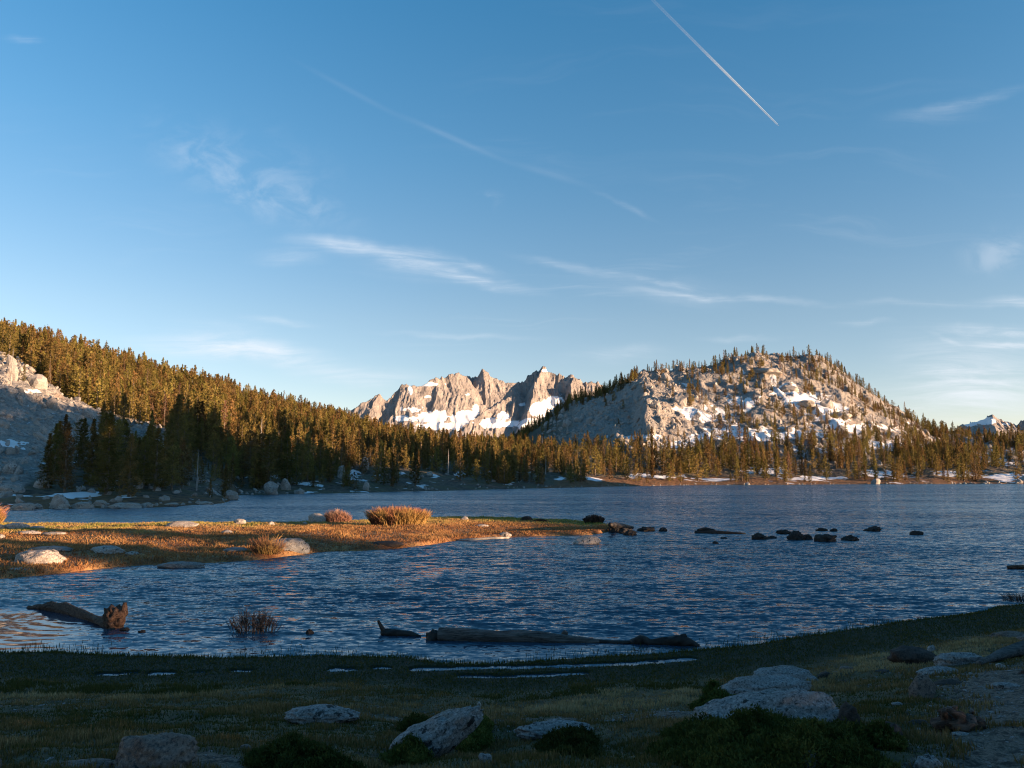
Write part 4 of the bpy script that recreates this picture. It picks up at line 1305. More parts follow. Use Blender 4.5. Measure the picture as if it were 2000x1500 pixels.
m_grass = grass_mat('bank_grass', [(0, (0.030, 0.046, 0.006)), (.28, (0.105, 0.082, 0.022)), (.5, (0.20, 0.125, 0.05)), (.75, (0.33, 0.24, 0.11)), (1, (0.40, 0.32, 0.18))])
m_dry = grass_mat('dry_grass', [(0, (0.10, 0.042, 0.016)), (.3, (0.26, 0.115, 0.042)), (.6, (0.44, 0.25, 0.10)), (.8, (0.36, 0.28, 0.075)), (1, (0.21, 0.21, 0.045))])
NB = 420000
ba = rng.uniform(-.74, .76, NB); by = 4.3 + (19 - 4.3) * rng.random(NB) ** 1.25; bx = ba * by
bs = yshore(bx) - by
gl = fbm2(bx * .9, by * 1.3, 3, 401); gl2 = fbm2(bx * 3.1, by * 3.1, 2, 402); gl3 = fbm2(bx * .35, by * .6, 3, 403)
gp = sstep(bx - 2.0 - (by - 5) * 0.58, 0, 1.1) * sstep(10.6 - by + 0.15 * (bx - 3), 0, 1.5)
gsp = sstep(fbm2(bx * 0.55, by * 0.8, 3, 111), 0.30, 0.5) * sstep(9.5 - by, 0, 1.5)
bare = np.clip(np.maximum(gp, .9 * gsp) + .25 * fbm2(bx * 1.5, by * 1.5, 3, 121), 0, 1)
bz = zbank(bx, by)
keep = (bs > .02) & (rng.random(NB) < (1.05 - bare * (1.12 - .5 * sstep(gl2, .2, .4))) * (.55 + .6 * sstep(gl2, -.3, .3))) & (bz > -.005)
marsh = 1 - sstep(bs, 1.5, 2.4)
bh = .72 * (.022 + .035 * sstep(gl2, -.2, .5) + .02 * sstep(gl, .1, .4)) * rng.uniform(.5, 1.5, NB)
bh = bh * (1 - marsh) + marsh * rng.uniform(.012, .03, NB)
bh = np.where((bs < .28) & (bs > 0), rng.uniform(.015, .06, NB), bh)
tn = .40 + .35 * gl3 + .25 * gl + .3 * gl2 + rng.normal(0, .10, NB)
tn += .17 * sstep(bs, 1.8, 2.8) * (1 - sstep(bs, 3.6, 5.0)) * (.4 + .8 * sstep(bx, -2, 3))
tn = tn * (1 - marsh) + marsh * (.10 + .10 * gl2 + rng.normal(0, .05, NB))
tn = np.where((bs > 2.0) & (bs < 3.0) & (gl > .12) & (bx < 3), .12, tn)
k = keep
blades('grass', bx[k], by[k], bz[k], bh[k], .006 + .0012 * by[k], np.clip(tn[k], 0, 1), m_grass, 'short dark meadow grass on the near bank')
# emergent blades in the margin of the lake
n_ = 2600
ex = rng.uniform(-9, 8, n_); eo = np.abs(rng.normal(0, .22, n_)); cl_ = vnoise2(ex * 1.3, ex * 0, 9)
ey = yshore(ex) + eo * (.4 + 1.2 * (cl_ > .1)); 
blades('sedge', ex, ey, np.full(n_, -.02), rng.uniform(.03, .09, n_), np.full(n_, .018), np.full(n_, .06), m_grass, 'thin sedge blades standing in the shallow water along the bank', .2)

NP_ = 330000
qx = rng.uniform(-36, 6.4, NP_); qy = rng.uniform(20, 55, NP_)
qf = np.interp(qx, FX, FY); qb = np.interp(qx, BX, BY)
ok = (qy > qf + .1) & (qy < qb - .1) & (np.abs(qx / qy) < .76)
qx, qy, qf, qb = qx[ok], qy[ok], qf[ok], qb[ok]
qz = zpen(qx, qy); qr = (qy - qf) / np.maximum(qb - qf, .5)
c1_ = fbm2(qx * 1.1, qy * .7, 3, 411); c2_ = fbm2(qx * .3, qy * .3, 3, 18)
gq = sstep(qr + .3 * c2_, .48, .85)
tint = .34 + .30 * c1_ + rng.normal(0, .09, len(qx)) + .44 * gq - .12 * (1 - sstep(qy - qf, 0, 1.6)) + .2 * sstep(qx, -8, 4) * gq
ok = rng.random(len(qx)) < (.5 + .5 * sstep(c1_, -.3, .2))
blades('meadow_grass', qx[ok], qy[ok], qz[ok], (rng.uniform(.03, .09, len(qx)) * (1 + .6 * sstep(c1_, .1, .4)))[ok], np.full(ok.sum(), .045), np.clip(tint, 0, 1)[ok], m_dry, 'dry russet and golden meadow grass on the peninsula', .8)

# ------------------------------------------------------------------ shrubs
def stems_mesh(name, n, rx, ry, h, seed, width=.01, spread=.5, branches=2, tips=True, profile=1.0):
    r_ = np.random.default_rng(seed)
    vs = []; fs = []
    def rib(a_, b_, w0, w1):
        d = b_ - a_; s1 = np.cross(d, r_.normal(size=3)); s1 /= np.linalg.norm(s1) + 1e-9; s2 = np.cross(d, s1); s2 /= np.linalg.norm(s2) + 1e-9
        q = len(vs)
        for c_, w_ in ((a_, w0), (b_, w1)):
            vs.extend([c_ + s1 * w_, c_ - s1 * w_ * .5 + s2 * w_ * .87, c_ - s1 * w_ * .5 - s2 * w_ * .87])
        for k in range(3):
            k2 = (k + 1) % 3; fs.append((q + k, q + k2, q + 3 + k2)); fs.append((q + k, q + 3 + k2, q + 3 + k))
    for i in range(n):
        rr = math.sqrt(r_.random()); th_ = r_.uniform(0, 6.283)
        bx_, by_ = rr * math.cos(th_) * rx * .72, rr * math.sin(th_) * ry * .72
        H = h * (1 - profile * .62 * rr ** 2) * r_.uniform(.65, 1.1)
        ox, oy = (math.cos(th_) * rr + r_.normal(0, .35)) * spread * H, (math.sin(th_) * rr + r_.normal(0, .35)) * spread * H
        p0 = np.array([bx_, by_, -.03]); p1 = p0 + np.array([ox * .35, oy * .35, H * .5]); p2 = p0 + np.array([ox, oy, H])
        rib(p0, p1, width, width * .8); rib(p1, p2, width * .8, width * .3)
        for _ in range(branches):
            f_ = r_.uniform(.3, .85); b0 = p0 + (p2 - p0) * f_
            b1 = b0 + np.array([r_.normal(0, .16), r_.normal(0, .16), r_.uniform(.15, .36)]) * H
            rib(b0, b1, width * .6, width * .25)
    return mesh_np(name, np.array(vs), np.array(fs), False)


def twig_mat(name, c0, c1, c2):
    m, t, b, _ = material(name)
    sx = t.node('ShaderNodeSeparateXYZ'); co = t.node('ShaderNodeTexCoord').outputs['Object']; t.l.new(co, sx.inputs[0])
    n_ = t.noise(co, 1.1, 3, .6)
    c = t.mix(t.smooth(sx.outputs[2], .25, .8), c0, c1)
    c = t.mix(t.smooth(n_, .42, .6), c, c2)
    t.l.new(c, b.inputs['Base Color'])
    return m


m_will = twig_mat('willow_twigs', (0.12, 0.055, 0.03), (0.34, 0.14, 0.07), (0.36, 0.22, 0.07))
m_willb = twig_mat('pale_willow_twigs', (0.16, 0.09, 0.06), (0.36, 0.22, 0.16), (0.30, 0.15, 0.10))


def put_shrub(label, box, mat, gf, seed, n=700, name='willow_shrub', cat='shrub', depth=.55, w_=.012, spread=.5, br=2, z0=None, profile=1.0, hmul=1.0):
    u0, u1, v0, v1 = box
    uc = (u0 + u1) / 2
    P = at_z(uc, v1, z0) if z0 is not None else ground_hit(uc, v1, gf)
    wd = (u1 - u0) / FPX * P[1]; H = (v1 - v0) / FPX * P[1] * hmul
    me = stems_mesh('stems', n, wd / 2, wd / 2 * depth, H, seed, w_, spread, br, profile=profile)
    cy = P[1] + wd * depth * .25
    cx0 = (uc - 1000) / FPX * cy
    e = add_obj(name, me, mat, None, (cx0, cy, float(gf(np.array([cx0]), np.array([cy]))[0]) if z0 is None else z0))
    tag(e, label, cat)
    return e


put_shrub('largest willow bush on the peninsula, wide and russet orange', (708, 852, 992, 1026), m_will, zpen, 1, 2000, w_=.014, profile=.45, spread=.55)
put_shrub('rounded leafless willow bush beside the lone boulder, left of the widest bush', (628, 697, 996, 1020), m_willb, zpen, 2, 1100, w_=.013, profile=1.1)
put_shrub('low grey-brown willow clump at the far edge, leftmost of three bushes', (558, 608, 1006, 1018), m_willb, zpen, 3, 600, w_=.011, profile=.9)
put_shrub('dark green-black bush near the tip of the peninsula', (1134, 1182, 1006, 1022), m_twig, zpen, 4, 700, w_=.020, profile=.8)
put_shrub('golden orange willow cut by the left picture edge', (-45, 24, 984, 1024), m_will, zpen, 5, 1500, w_=.015, profile=1.1)
put_shrub('sparse brown brush growing against the big shaded boulder', (495, 566, 1052, 1090), m_will, zpen, 6, 260, w_=.008, spread=.8, br=2)
put_shrub('low dark brush along the far edge near the peninsula tip', (1035, 1075, 1012, 1019), m_twig, zpen, 7, 260, w_=.014)
put_shrub('leafless twiggy bush standing in the shallow water', (452, 570, 1189, 1238), m_twig, zpen, 8, 95, name='bare_bush', w_=.0065, spread=.55, br=7, z0=0, profile=.85, depth=.6)
put_shrub('thin reeds standing in the water at the right picture edge', (1922, 2030, 1158, 1175), m_twig, zpen, 9, 240, name='reeds', cat='reeds', w_=.005, spread=.7, br=0, z0=0, depth=.5, profile=.3)


def heath(label, box, seed, dens_=1.0, top=.35, mat=m_heath):
    """low evergreen mat: many small upright leafy sprigs over a bumpy mound"""
    u0, u1, v0, v1 = box
    r_ = np.random.default_rng(seed)
    uc = (u0 + u1) / 2
    P = ground_hit(uc, min(v1, 1496) if v1 < 1500 else 1496, zbank)
    y0 = P[1]; wd = (u1 - u0) / FPX * y0
    Pt = ground_hit(uc, v0 + 14, zbank)
    dp = max(Pt[1] - y0, .25)
    if v1 > 1500: dp += .35; y0 -= .35
    H = min(.24, .10 + wd * .06)
    cx0 = (uc - 1000) / FPX * (y0 + dp / 2); cy = y0 + dp / 2
    n = int(min(15000, 5200 * wd * dp * dens_) + 800)
    th_ = r_.uniform(0, 6.283, n); rr = np.sqrt(r_.random(n))
    edge = 1 + .25 * vnoise2(np.cos(th_) * 2 + seed, np.sin(th_) * 2, seed)
    x = rr * np.cos(th_) * wd / 2 * edge; y = rr * np.sin(th_) * dp / 2 * edge
    mound = H * (1 - rr ** 2.2) * (.75 + .5 * vnoise2(x * 7, y * 7, seed)) + .02
    z = zbank(cx0 + x, cy + y) - P[2] + mound * r_.uniform(.35, 1.0, n)
    m3 = 4
    Pn = np.repeat(np.stack([x, y, z], 1), m3, 0); M = len(Pn)
    Pn = Pn + r_.normal(0, .012, (M, 3))
    d = r_.normal(0, .55, (M, 3)) + np.array([0, 0, .75]); d /= np.linalg.norm(d, axis=1)[:, None]
    sd = np.cross(d, r_.normal(size=(M, 3))); sd /= np.linalg.norm(sd, axis=1)[:, None]
    l = r_.uniform(.014, .032, M)[:, None]
    V = np.stack([Pn + sd * l * .28, Pn - sd * l * .28, Pn + d * l], 1).reshape(-1, 3)
    me = mesh_np('leaves', V, np.arange(M * 3).reshape(-1, 3))
    o = add_obj('dwarf_shrub', me, mat, None, (cx0, cy, P[2]))
    tag(o, label, 'shrub', 'dark dwarf shrubs between the near boulders')


heath('largest dark dwarf shrub mass in front of the long boulder', (1240, 1700, 1405, 1520), 11, 1.0)
heath('dark dwarf shrub against the right side of the leaning slab boulder', (890, 968, 1400, 1476), 12)
heath('dark dwarf shrub overgrowing the flat pale boulder at bottom centre', (1040, 1168, 1420, 1480), 13)
heath('dark dwarf shrub left of the leaning slab boulder', (795, 850, 1398, 1440), 14)
heath('dark dwarf shrub at the foot of the leaning slab boulder', (765, 850, 1462, 1500), 15)
heath('dark dwarf shrub along the bottom edge, left of centre', (520, 705, 1456, 1515), 16)
heath('thin strip of dwarf shrub below the twin-peaked flat boulder', (1335, 1440, 1362, 1386), 17)
heath('small dwarf shrub left of the smooth flat boulder', (1362, 1392, 1342, 1364), 18)
heath('mossy dwarf shrub at the foot of the small brown rock', (1655, 1722, 1432, 1470), 19)

# ------------------------------------------------------------------ boulders of the near bank
BANK = [
    ('big rounded reddish boulder with black lichen at the lower left', (293, 440, 1438, 1512), m_gr_red, .25, .8, 5, {}),
    ('flat grey boulder lying alone in the grass left of centre', (593, 722, 1380, 1413), m_gr_near, .15, .55, 5, {}),
    ('large leaning slab boulder streaked with black lichen at bottom centre', (775, 942, 1388, 1484), m_gr_near, .35, .75, 5, {'tilt': -.50, 'slab': True}),
    ('flat pale boulder half covered by dwarf shrub at bottom centre', (1008, 1148, 1410, 1446), m_gr_near, .3, .5, 5, {}),
    ('longest boulder, speckled and whale-backed, behind the big dwarf shrub', (1298, 1596, 1364, 1436), m_gr_near, .12, .42, 5, {'tilt': -.10}),
    ('smooth flat boulder just above the longest one', (1372, 1538, 1329, 1373), m_gr_near, .2, .5, 5, {'tilt': -.08}),
    ('domed speckled boulder at the top of the stack of three', (1436, 1553, 1303, 1338), m_gr_near, .2, .6, 5, {}),
    ('dark angular wedge-shaped boulder on the grass at the right', (1688, 1782, 1264, 1302), m_gr_brown, .9, .6, 4, {}),
    ('lumpy grey boulder right of the dark wedge', (1764, 1874, 1276, 1306), m_gr_near, .5, .55, 5, {}),
    ('low pale blue-grey slab below the lumpy boulder', (1743, 1824, 1304, 1328), m_gr_near, .6, .5, 4, {}),
    ('small pointed stone with orange lichen stuck upright in gravel', (1722, 1768, 1327, 1366), m_gr_red, .7, .6, 4, {'tilt': .4}),
    ('low brown rock behind the pointed stone', (1762, 1826, 1328, 1344), m_gr_brown, .5, .6, 3, {}),
    ('flat grey four-sided slab lying on the gravel', (1870, 1940, 1334, 1354), m_gr_near, .9, .6, 3, {}),
    ('broad pale rock in the grass at the right edge above the log', (1936, 2050, 1229, 1256), m_gr_near, .4, .5, 4, {}),
    ('flat pinkish rock left of the broad pale one', (1886, 1948, 1234, 1248), m_gr_red, .3, .5, 4, {}),
    ('mounded brown rock under the weathered log', (1928, 2010, 1304, 1326), m_gr_brown, .4, .6, 4, {}),
    ('small mottled stone below the mounded brown rock', (1934, 1975, 1322, 1338), m_gr_brown, .6, .7, 3, {}),
    ('small yellowish angular stone on the gravel', (1936, 1958, 1366, 1381), m_gr_pale, .8, .8, 3, {}),
    ('grey stone cut by the right edge low down', (1974, 2030, 1384, 1412), m_gr_near, .4, .7, 4, {}),
    ('rounded blue-grey stone cut by the bottom edge right of the big shrub', (1718, 1762, 1482, 1508), m_gr_near, .2, .8, 4, {}),
    ('brown mossy block right of the longest boulder', (1588, 1628, 1380, 1428), m_gr_brown, .6, .8, 4, {}),
    ('small brown two-tone rock right of the big shrub', (1646, 1702, 1412, 1444), m_gr_brown, .4, .8, 4, {}),
    ('small blue-grey stone with dark mate right of the domed boulder', (1583, 1620, 1312, 1326), m_gr_near, .3, .7, 3, {}),
    ('dark flat stone touching the small blue-grey one', (1556, 1588, 1313, 1329), m_gr_brown, .4, .7, 3, {}),
    ('low rust brown rock above the small blue-grey stone', (1594, 1628, 1302, 1314), m_gr_red, .5, .7, 3, {}),
    ('low brown stone between the wedge and the grass', (1662, 1694, 1308, 1318), m_gr_brown, .3, .7, 3, {}),
    ('tiny blue pebble on grass left of the upright stone', (1670, 1686, 1328, 1336), m_gr_near, .1, .8, 2, {}),
    ('orange-brown boulder cut by the bottom edge at the far left', (12, 86, 1479, 1512), m_gr_red, .3, .8, 4, {}),
    ('low reddish stone just left of the big reddish boulder', (205, 290, 1486, 1508), m_gr_red, .4, .7, 4, {}),
    ('small pointed grey stone below the leaning slab', (938, 966, 1472, 1492), m_gr_near, .8, .7, 3, {}),
    ('blue-grey stone poking out of the big dwarf shrub', (1506, 1562, 1464, 1500), m_gr_near, .5, .6, 4, {'tilt': .5}),
    ('pale stone at the top of the bottom-left dwarf shrub', (556, 626, 1450, 1470), m_gr_near, .5, .6, 3, {}),
    ('small orange stone left of the bottom dwarf shrub', (512, 534, 1455, 1466), m_gr_red, .2, .8, 3, {}),
    ('tiny white stone standing in the grass above the leaning slab', (936, 945, 1372, 1382), m_gr_pale, .5, .8, 2, {}),
    ('small pinkish stone left of the smooth flat boulder', (1360, 1380, 1332, 1341), m_gr_red, .5, .7, 2, {}),
    ('small white stone at the end of the weathered log', (1884, 1904, 1296, 1308), m_gr_pale, .6, .7, 3, {}),
    ('small upright grey stone behind the dark wedge', (1762, 1780, 1262, 1280), m_gr_near, .7, .6, 3, {}),
    ('flat pale chip on the gravel below the upright stone', (1686, 1710, 1372, 1380), m_gr_near, .8, .7, 2, {}),
    ('second flat pale chip on the gravel right of the first', (1731, 1752, 1371, 1378), m_gr_near, .8, .7, 2, {}),
    ('narrow grey stone on the gravel between slab and lumpy boulder', (1848, 1872, 1324, 1331), m_gr_near, .6, .6, 2, {}),
    ('brown stone flat on the gravel right of the two-tone rock', (1716, 1748, 1406, 1420), m_gr_brown, .4, .7, 3, {}),
    ('tiny white chip near the bottom right of the big shrub', (1742, 1756, 1441, 1447), m_gr_pale, .7, .7, 2, {}),
    ('small blue-white stone low at the right edge', (1942, 1958, 1435, 1443), m_gr_near, .6, .7, 2, {}),
]
for k, (lb, bx_, mt, ang, dep, n_, kw) in enumerate(BANK):
    put_rock(lb, bx_, mt, zbank, 900 + k, n=n_, name='stone' if n_ <= 3 else 'boulder', cat='stone' if n_ <= 3 else 'boulder', angular=ang, depth=dep, tilt=kw.get('tilt', 0), slab=kw.get('slab', False), sink=.34, lump=.20, rough=.10)

PEN = [
    ('big grey shaded boulder at the front edge of the peninsula', (538, 612, 1050, 1081), m_gr_near, .2, .8, 5), ('rounded boulder in shade on the left of the peninsula', (60, 149, 1074, 1104), m_gr_pale, .15, .8, 5),
    ('flat bluish boulder just behind the rounded shaded one', (86, 162, 1066, 1080), m_gr_near, .2, .7, 4), ('sunlit pinkish boulder half in the cast shadow', (203, 264, 1065, 1083), m_gr_pale, .25, .8, 4),
    ('white lichen-spotted rock under the left orange willow', (30, 80, 1021, 1034), m_gr_pale, .4, .7, 4), ('flat white rock at the left edge of the peninsula', (-4, 34, 1024, 1035), m_gr_pale, .4, .7, 4),
    ('low white slab right of the lichen-spotted rock', (78, 107, 1027, 1034), m_gr_pale, .3, .7, 3), ('cracked pink rock at the left waterline', (48, 97, 1110, 1124), m_gr_pale, .5, .8, 4),
    ('smooth orange-pink rock at the waterline right of the cracked one', (130, 188, 1105, 1119), m_gr_pale, .2, .6, 4), ('dark flat rock awash in the water before the peninsula', (332, 416, 1101, 1110), m_gr_near, .3, .4, 4),
    ('round sunlit boulder on the far edge of the peninsula', (468, 492, 1014, 1024), m_gr_pale, .2, .8, 4), ('flat pale rock at the far edge left of the round boulder', (342, 402, 1019, 1031), m_gr_pale, .4, .5, 4),
    ('boulder half hidden by the rounded willow', (610, 642, 1003, 1021), m_gr_pale, .3, .8, 4), ('small stone in the grass below the round boulder', (447, 467, 1035, 1042), m_gr_pale, .5, .7, 3),
    ('small pink stone in the grass at the far left', (15, 34, 1044, 1051), m_gr_pale, .3, .7, 3), ('long thin slab flush with the turf at the left', (50, 102, 1039, 1044), m_gr_pale, .4, .4, 3),
    ('second thin slab right of the long one', (108, 152, 1038, 1045), m_gr_pale, .4, .4, 3), ('small upright stone right of the round boulder', (533, 546, 1019, 1026), m_gr_pale, .8, .8, 3),
    ('little white stone left of the willow boulder', (600, 609, 1019, 1024), m_gr_pale, .6, .8, 2), ('pale rock standing in the water before the peninsula tip', (1118, 1168, 1045, 1063), m_gr_pale, .5, .5, 4),
    ('flat pale rock at the end of the driftwood pole', (974, 999, 1040, 1049), m_gr_pale, .4, .7, 3), ('low brown rock at the front edge right of the shaded boulder', (734, 790, 1057, 1068), m_gr_brown, .3, .6, 4),
    ('flat stone in shadow left of the shaded boulder', (455, 500, 1069, 1078), m_gr_near, .3, .6, 3), ('small pale stone right of the widest willow', (902, 916, 1009, 1016), m_gr_pale, .3, .8, 3),
    ('low pale slab in the green turf towards the tip', (930, 957, 1024, 1029), m_gr_pale, .5, .6, 3), ('small low slab beside the half-shaded pink boulder', (266, 293, 1078, 1085), m_gr_pale, .2, .7, 3),
    ('dark rock at the far edge of the tip', (1016, 1040, 1008, 1017), m_gr_wet, .6, .7, 3),
]
for k, (lb, bx_, mt, ang, dep, n_) in enumerate(PEN):
    wet_ = 'water' in lb and 'waterline' not in lb
    put_rock(lb, bx_, mt, zpen, 1000 + k, n=n_, name='stone' if n_ <= 3 else 'boulder', cat='stone' if n_ <= 3 else 'boulder', angular=ang, depth=dep, sink=.3, lump=.16, rough=.07, z0=0 if wet_ else None)
LAKE = [
    ('dark rock just off the peninsula tip', (1198, 1232, 1031, 1042)), ('brown-topped rock in front of the tip rocks', (1212, 1236, 1036, 1046)), ('dark low rock right of the tip rocks', (1236, 1274, 1029, 1038)),
    ('single round dark rock right of the tip', (1279, 1296, 1030, 1038)), ('dark rock touching the turf at the very tip', (1184, 1206, 1026, 1040)), ('small pinkish rock awash between the tip and the plank', (1380, 1393, 1057, 1062)),
    ('dark brown rock at the left of the rock row', (1453, 1490, 1043, 1054)), ('low flat rock right of the leftmost of the row', (1486, 1504, 1047, 1052)), ('dark rock standing behind the row, left', (1502, 1532, 1034, 1043)),
    ('black-brown rock in the middle of the row', (1523, 1557, 1041, 1055)), ('small dark rock touching the middle one', (1554, 1573, 1044, 1054)), ('largest mottled brown rock of the row', (1571, 1618, 1041, 1058)),
    ('flat dark rock with a peak, last of the row', (1622, 1661, 1045, 1056)), ('low dark rock behind the largest one', (1578, 1602, 1031, 1037)), ('smaller dark rock behind the largest one, right', (1606, 1622, 1033, 1038)),
    ('dark rock standing apart, right of the row', (1674, 1705, 1027, 1038)), ('rightmost dark rock in the lake', (1758, 1786, 1036, 1045)), ('tiny rock tip left of the row', (1396, 1412, 1049, 1052)),
    ('dark stone in the water left of the small bush', (617, 634, 1230, 1239)), ('small dark stone right of the stump', (274, 292, 1226, 1232)), ('second small dark stone right of the stump', (308, 322, 1230, 1236)),
    ('dark stones awash at the left edge above the broken log', (-10, 14, 1181, 1189)), ('dark low stone right of the one at the left edge', (16, 42, 1183, 1189)),
]
for k, (lb, bx_) in enumerate(LAKE):
    put_rock(lb, bx_, m_gr_wet, zpen, 1100 + k, n=4, name='rock', cat='rock', angular=.9, rough=.22, lump=.3, depth=.7, sink=.42, z0=0, group='dark rocks standing in the lake')

# gravel on the worn ground
n_ = 9000
vx = rng.uniform(-6, 9, n_ * 3); vy = rng.uniform(4.4, 11, n_ * 3)
gpp = sstep(vx - 2.0 - (vy - 5) * 0.58, 0, 1.1) * sstep(10.6 - vy + 0.15 * (vx - 3), 0, 1.5)
gpp = np.maximum(gpp, .6 * sstep(fbm2(vx * 0.55, vy * 0.8, 3, 111), 0.18, 0.4))
ok = rng.random(len(vx)) < gpp * .8
vx, vy = vx[ok][:n_], vy[ok][:n_]; vz = zbank(vx, vy)
iv, if_ = ico(1)
sz = rng.lognormal(-4.9, .5, len(vx)); q = rng.normal(1, .25, (len(vx), 1, 3))
VV = iv[None] * q * sz[:, None, None] * np.array([1.2, 1.2, .6]) + np.stack([vx, vy, vz], 1)[:, None, :]
FF = (if_[None] + (np.arange(len(vx)) * len(iv))[:, None, None]).reshape(-1, 3)
me = mesh_np('gravel', VV.reshape(-1, 3), FF, False)
tag(add_obj('gravel', me, m_gr_near), 'loose gravel on the worn ground', kind='stuff')

# ------------------------------------------------------------------ logs
def tube(name, pts, rad, sides=16, seed=0, noise_=.12, sub=5, squash=1.0):
    P = np.array(pts, float); rad = np.array(rad, float)
    tt = np.linspace(0, len(P) - 1, (len(P) - 1) * sub + 1)
    Q = np.stack([np.interp(tt, np.arange(len(P)), P[:, k]) for k in range(3)], 1); rr = np.interp(tt, np.arange(len(P)), rad)
    if len(Q) > 6:
        kk = np.array([.25, .5, .25])
        for _ in range(2):
            Q[1:-1] = .25 * Q[:-2] + .5 * Q[1:-1] + .25 * Q[2:]
    T = np.gradient(Q, axis=0); T /= np.linalg.norm(T, axis=1)[:, None] + 1e-9
    up = np.where(np.abs(T[:, 2:3]) > .8, np.array([[1., 0, 0]]), np.array([[0, 0, 1.]]))
    S1 = np.cross(T, up); S1 /= np.linalg.norm(S1, axis=1)[:, None]; S2 = np.cross(S1, T)
    an = np.linspace(0, 2 * math.pi, sides, endpoint=False)
    V = []
    for i in range(len(Q)):
        ring_ = rr[i] * (1 + noise_ * vnoise2(np.cos(an) * 2.2 + seed, np.sin(an) * 2.2 + i * .35, seed) + noise_ * .6 * vnoise2(an * 3, np.full(sides, i * .12), seed + 2))
        V.append(Q[i] + np.outer(np.cos(an) * ring_, S1[i]) + np.outer(np.sin(an) * ring_ * squash, S2[i]))
    V = np.concatenate(V); F = []
    m = len(Q)
    for i in range(m - 1):
        for k in range(sides):
            F.append((i * sides + k, i * sides + (k + 1) % sides, (i + 1) * sides + (k + 1) % sides)); F.append((i * sides + k, (i + 1) * sides + (k + 1) % sides, (i + 1) * sides + k))
    c0 = len(V); V = np.vstack([V, Q[0] - T[0] * rr[0] * .3, Q[-1] + T[-1] * rr[-1] * .3])
    for k in range(sides):
        F.append((c0, (k + 1) % sides, k)); F.append((c0 + 1, (m - 1) * sides + k, (m - 1) * sides + (k + 1) % sides))
    return mesh_np(name, V, np.array(F), True)


def pl(u, v, dz=0.0):
    p = at_z(u, v, 0.0); return (p[0], p[1], dz)


def rel_pts(pts, o): return [tuple(np.array(p) - np.array(o)) for p in pts]


# long grey log
o = pl(980, 1250)
e = empty('fallen_log', o); tag(e, 'long grey weathered log floating in the shallows by the near bank', 'log')
P_ = [pl(857, 1249, .085), pl(900, 1250, .085), pl(960, 1252, .07), pl(1020, 1252, .075), pl(1060, 1253, .06), pl(1110, 1254, .03), pl(1170, 1255, .005)]
add_obj('trunk', tube('trunk', rel_pts(P_, o), [.135, .135, .125, .125, .115, .09, .05], 18, 3, .10), m_log, e)
P_ = [pl(1150, 1254, .02), pl(1200, 1256, .0), pl(1240, 1257, .02)]
add_obj('broken_top', tube('broken_top', rel_pts(P_, o), [.05, .045, .05], 10, 4, .2), m_wetlog, e)
me = rock_mesh('root_end', 61, 3, (.15, .12, .13), .8, .35, .4)
add_obj('root_end', me, m_wetlog, e, tuple(np.array(pl(846, 1249, .05)) - np.array(o)))
me = rock_mesh('knot', 62, 2, (.06, .05, .06), .6, .3, .3)
add_obj('knot', me, m_log, e, tuple(np.array(pl(1103, 1251, .13)) - np.array(o)))
o = pl(1300, 1259)
e = empty('sunken_log', o); tag(e, 'dark waterlogged log with a stubby end, right of the long grey log', 'log')
P_ = [pl(1232, 1257, .03), pl(1250, 1257, .07), pl(1270, 1258, .03), pl(1300, 1259, .05), pl(1325, 1260, .075), pl(1344, 1261, .06), pl(1366, 1262, .0)]
add_obj('trunk', tube('trunk', rel_pts(P_, o), [.05, .09, .05, .085, .10, .08, .03], 12, 6, .25), m_wetlog, e)
P_ = [pl(1326, 1260, .10), pl(1333, 1260, .15), pl(1341, 1260, .16)]
add_obj('branch_stub', tube('branch_stub', rel_pts(P_, o), [.05, .05, .04], 9, 7, .2), m_wetlog, e)
o = pl(775, 1241)
e = empty('broken_branch', o); tag(e, 'black waterlogged branch with one end sticking up, left of the long log', 'branch')
P_ = [pl(745, 1240, .03), pl(770, 1241, .05), pl(800, 1242, .035), pl(822, 1243, .0)]
add_obj('limb', tube('limb', rel_pts(P_, o), [.06, .08, .06, .02], 11, 8, .3), m_wetlog, e)
P_ = [pl(752, 1240, .02), pl(745, 1240, .14), pl(738, 1240, .27)]
add_obj('stub', tube('stub', rel_pts(P_, o), [.055, .045, .022], 9, 9, .25), m_wetlog, e)
# broken log with the upright root stump, lit by the sun
o = pl(150, 1205)
e = empty('broken_log', o); tag(e, 'sunlit rotten log lying half under water with an upturned root stump', 'log')
P_ = [pl(55, 1188, .0), pl(84, 1190, .045), pl(96, 1192, .09), pl(120, 1195, .085), pl(150, 1203, .06), pl(180, 1213, .04), pl(206, 1222, .03), pl(226, 1227, .05)]
add_obj('trunk', tube('trunk', rel_pts(P_, o), [.05, .07, .10, .12, .115, .11, .10, .13], 16, 12, .38), m_redwood, e)
me = rock_mesh('root_stump', 66, 4, (.20, .15, .26), .5, .30, .3)
add_obj('root_stump', me, m_redwood, e, tuple(np.array(pl(224, 1226, .17)) - np.array(o)))
P_ = [pl(232, 1226, .05), pl(238, 1226, .26), pl(241, 1226, .42), pl(241, 1226, .49)]
add_obj('root_prong', tube('root_prong', rel_pts(P_, o), [.09, .08, .055, .03], 12, 14, .3), m_redwood, e)
P_ = [pl(214, 1226, .05), pl(215, 1226, .25), pl(218, 1226, .38)]
add_obj('root_prong', tube('root_prong', rel_pts(P_, o), [.09, .08, .04], 12, 15, .35), m_redwood, e)
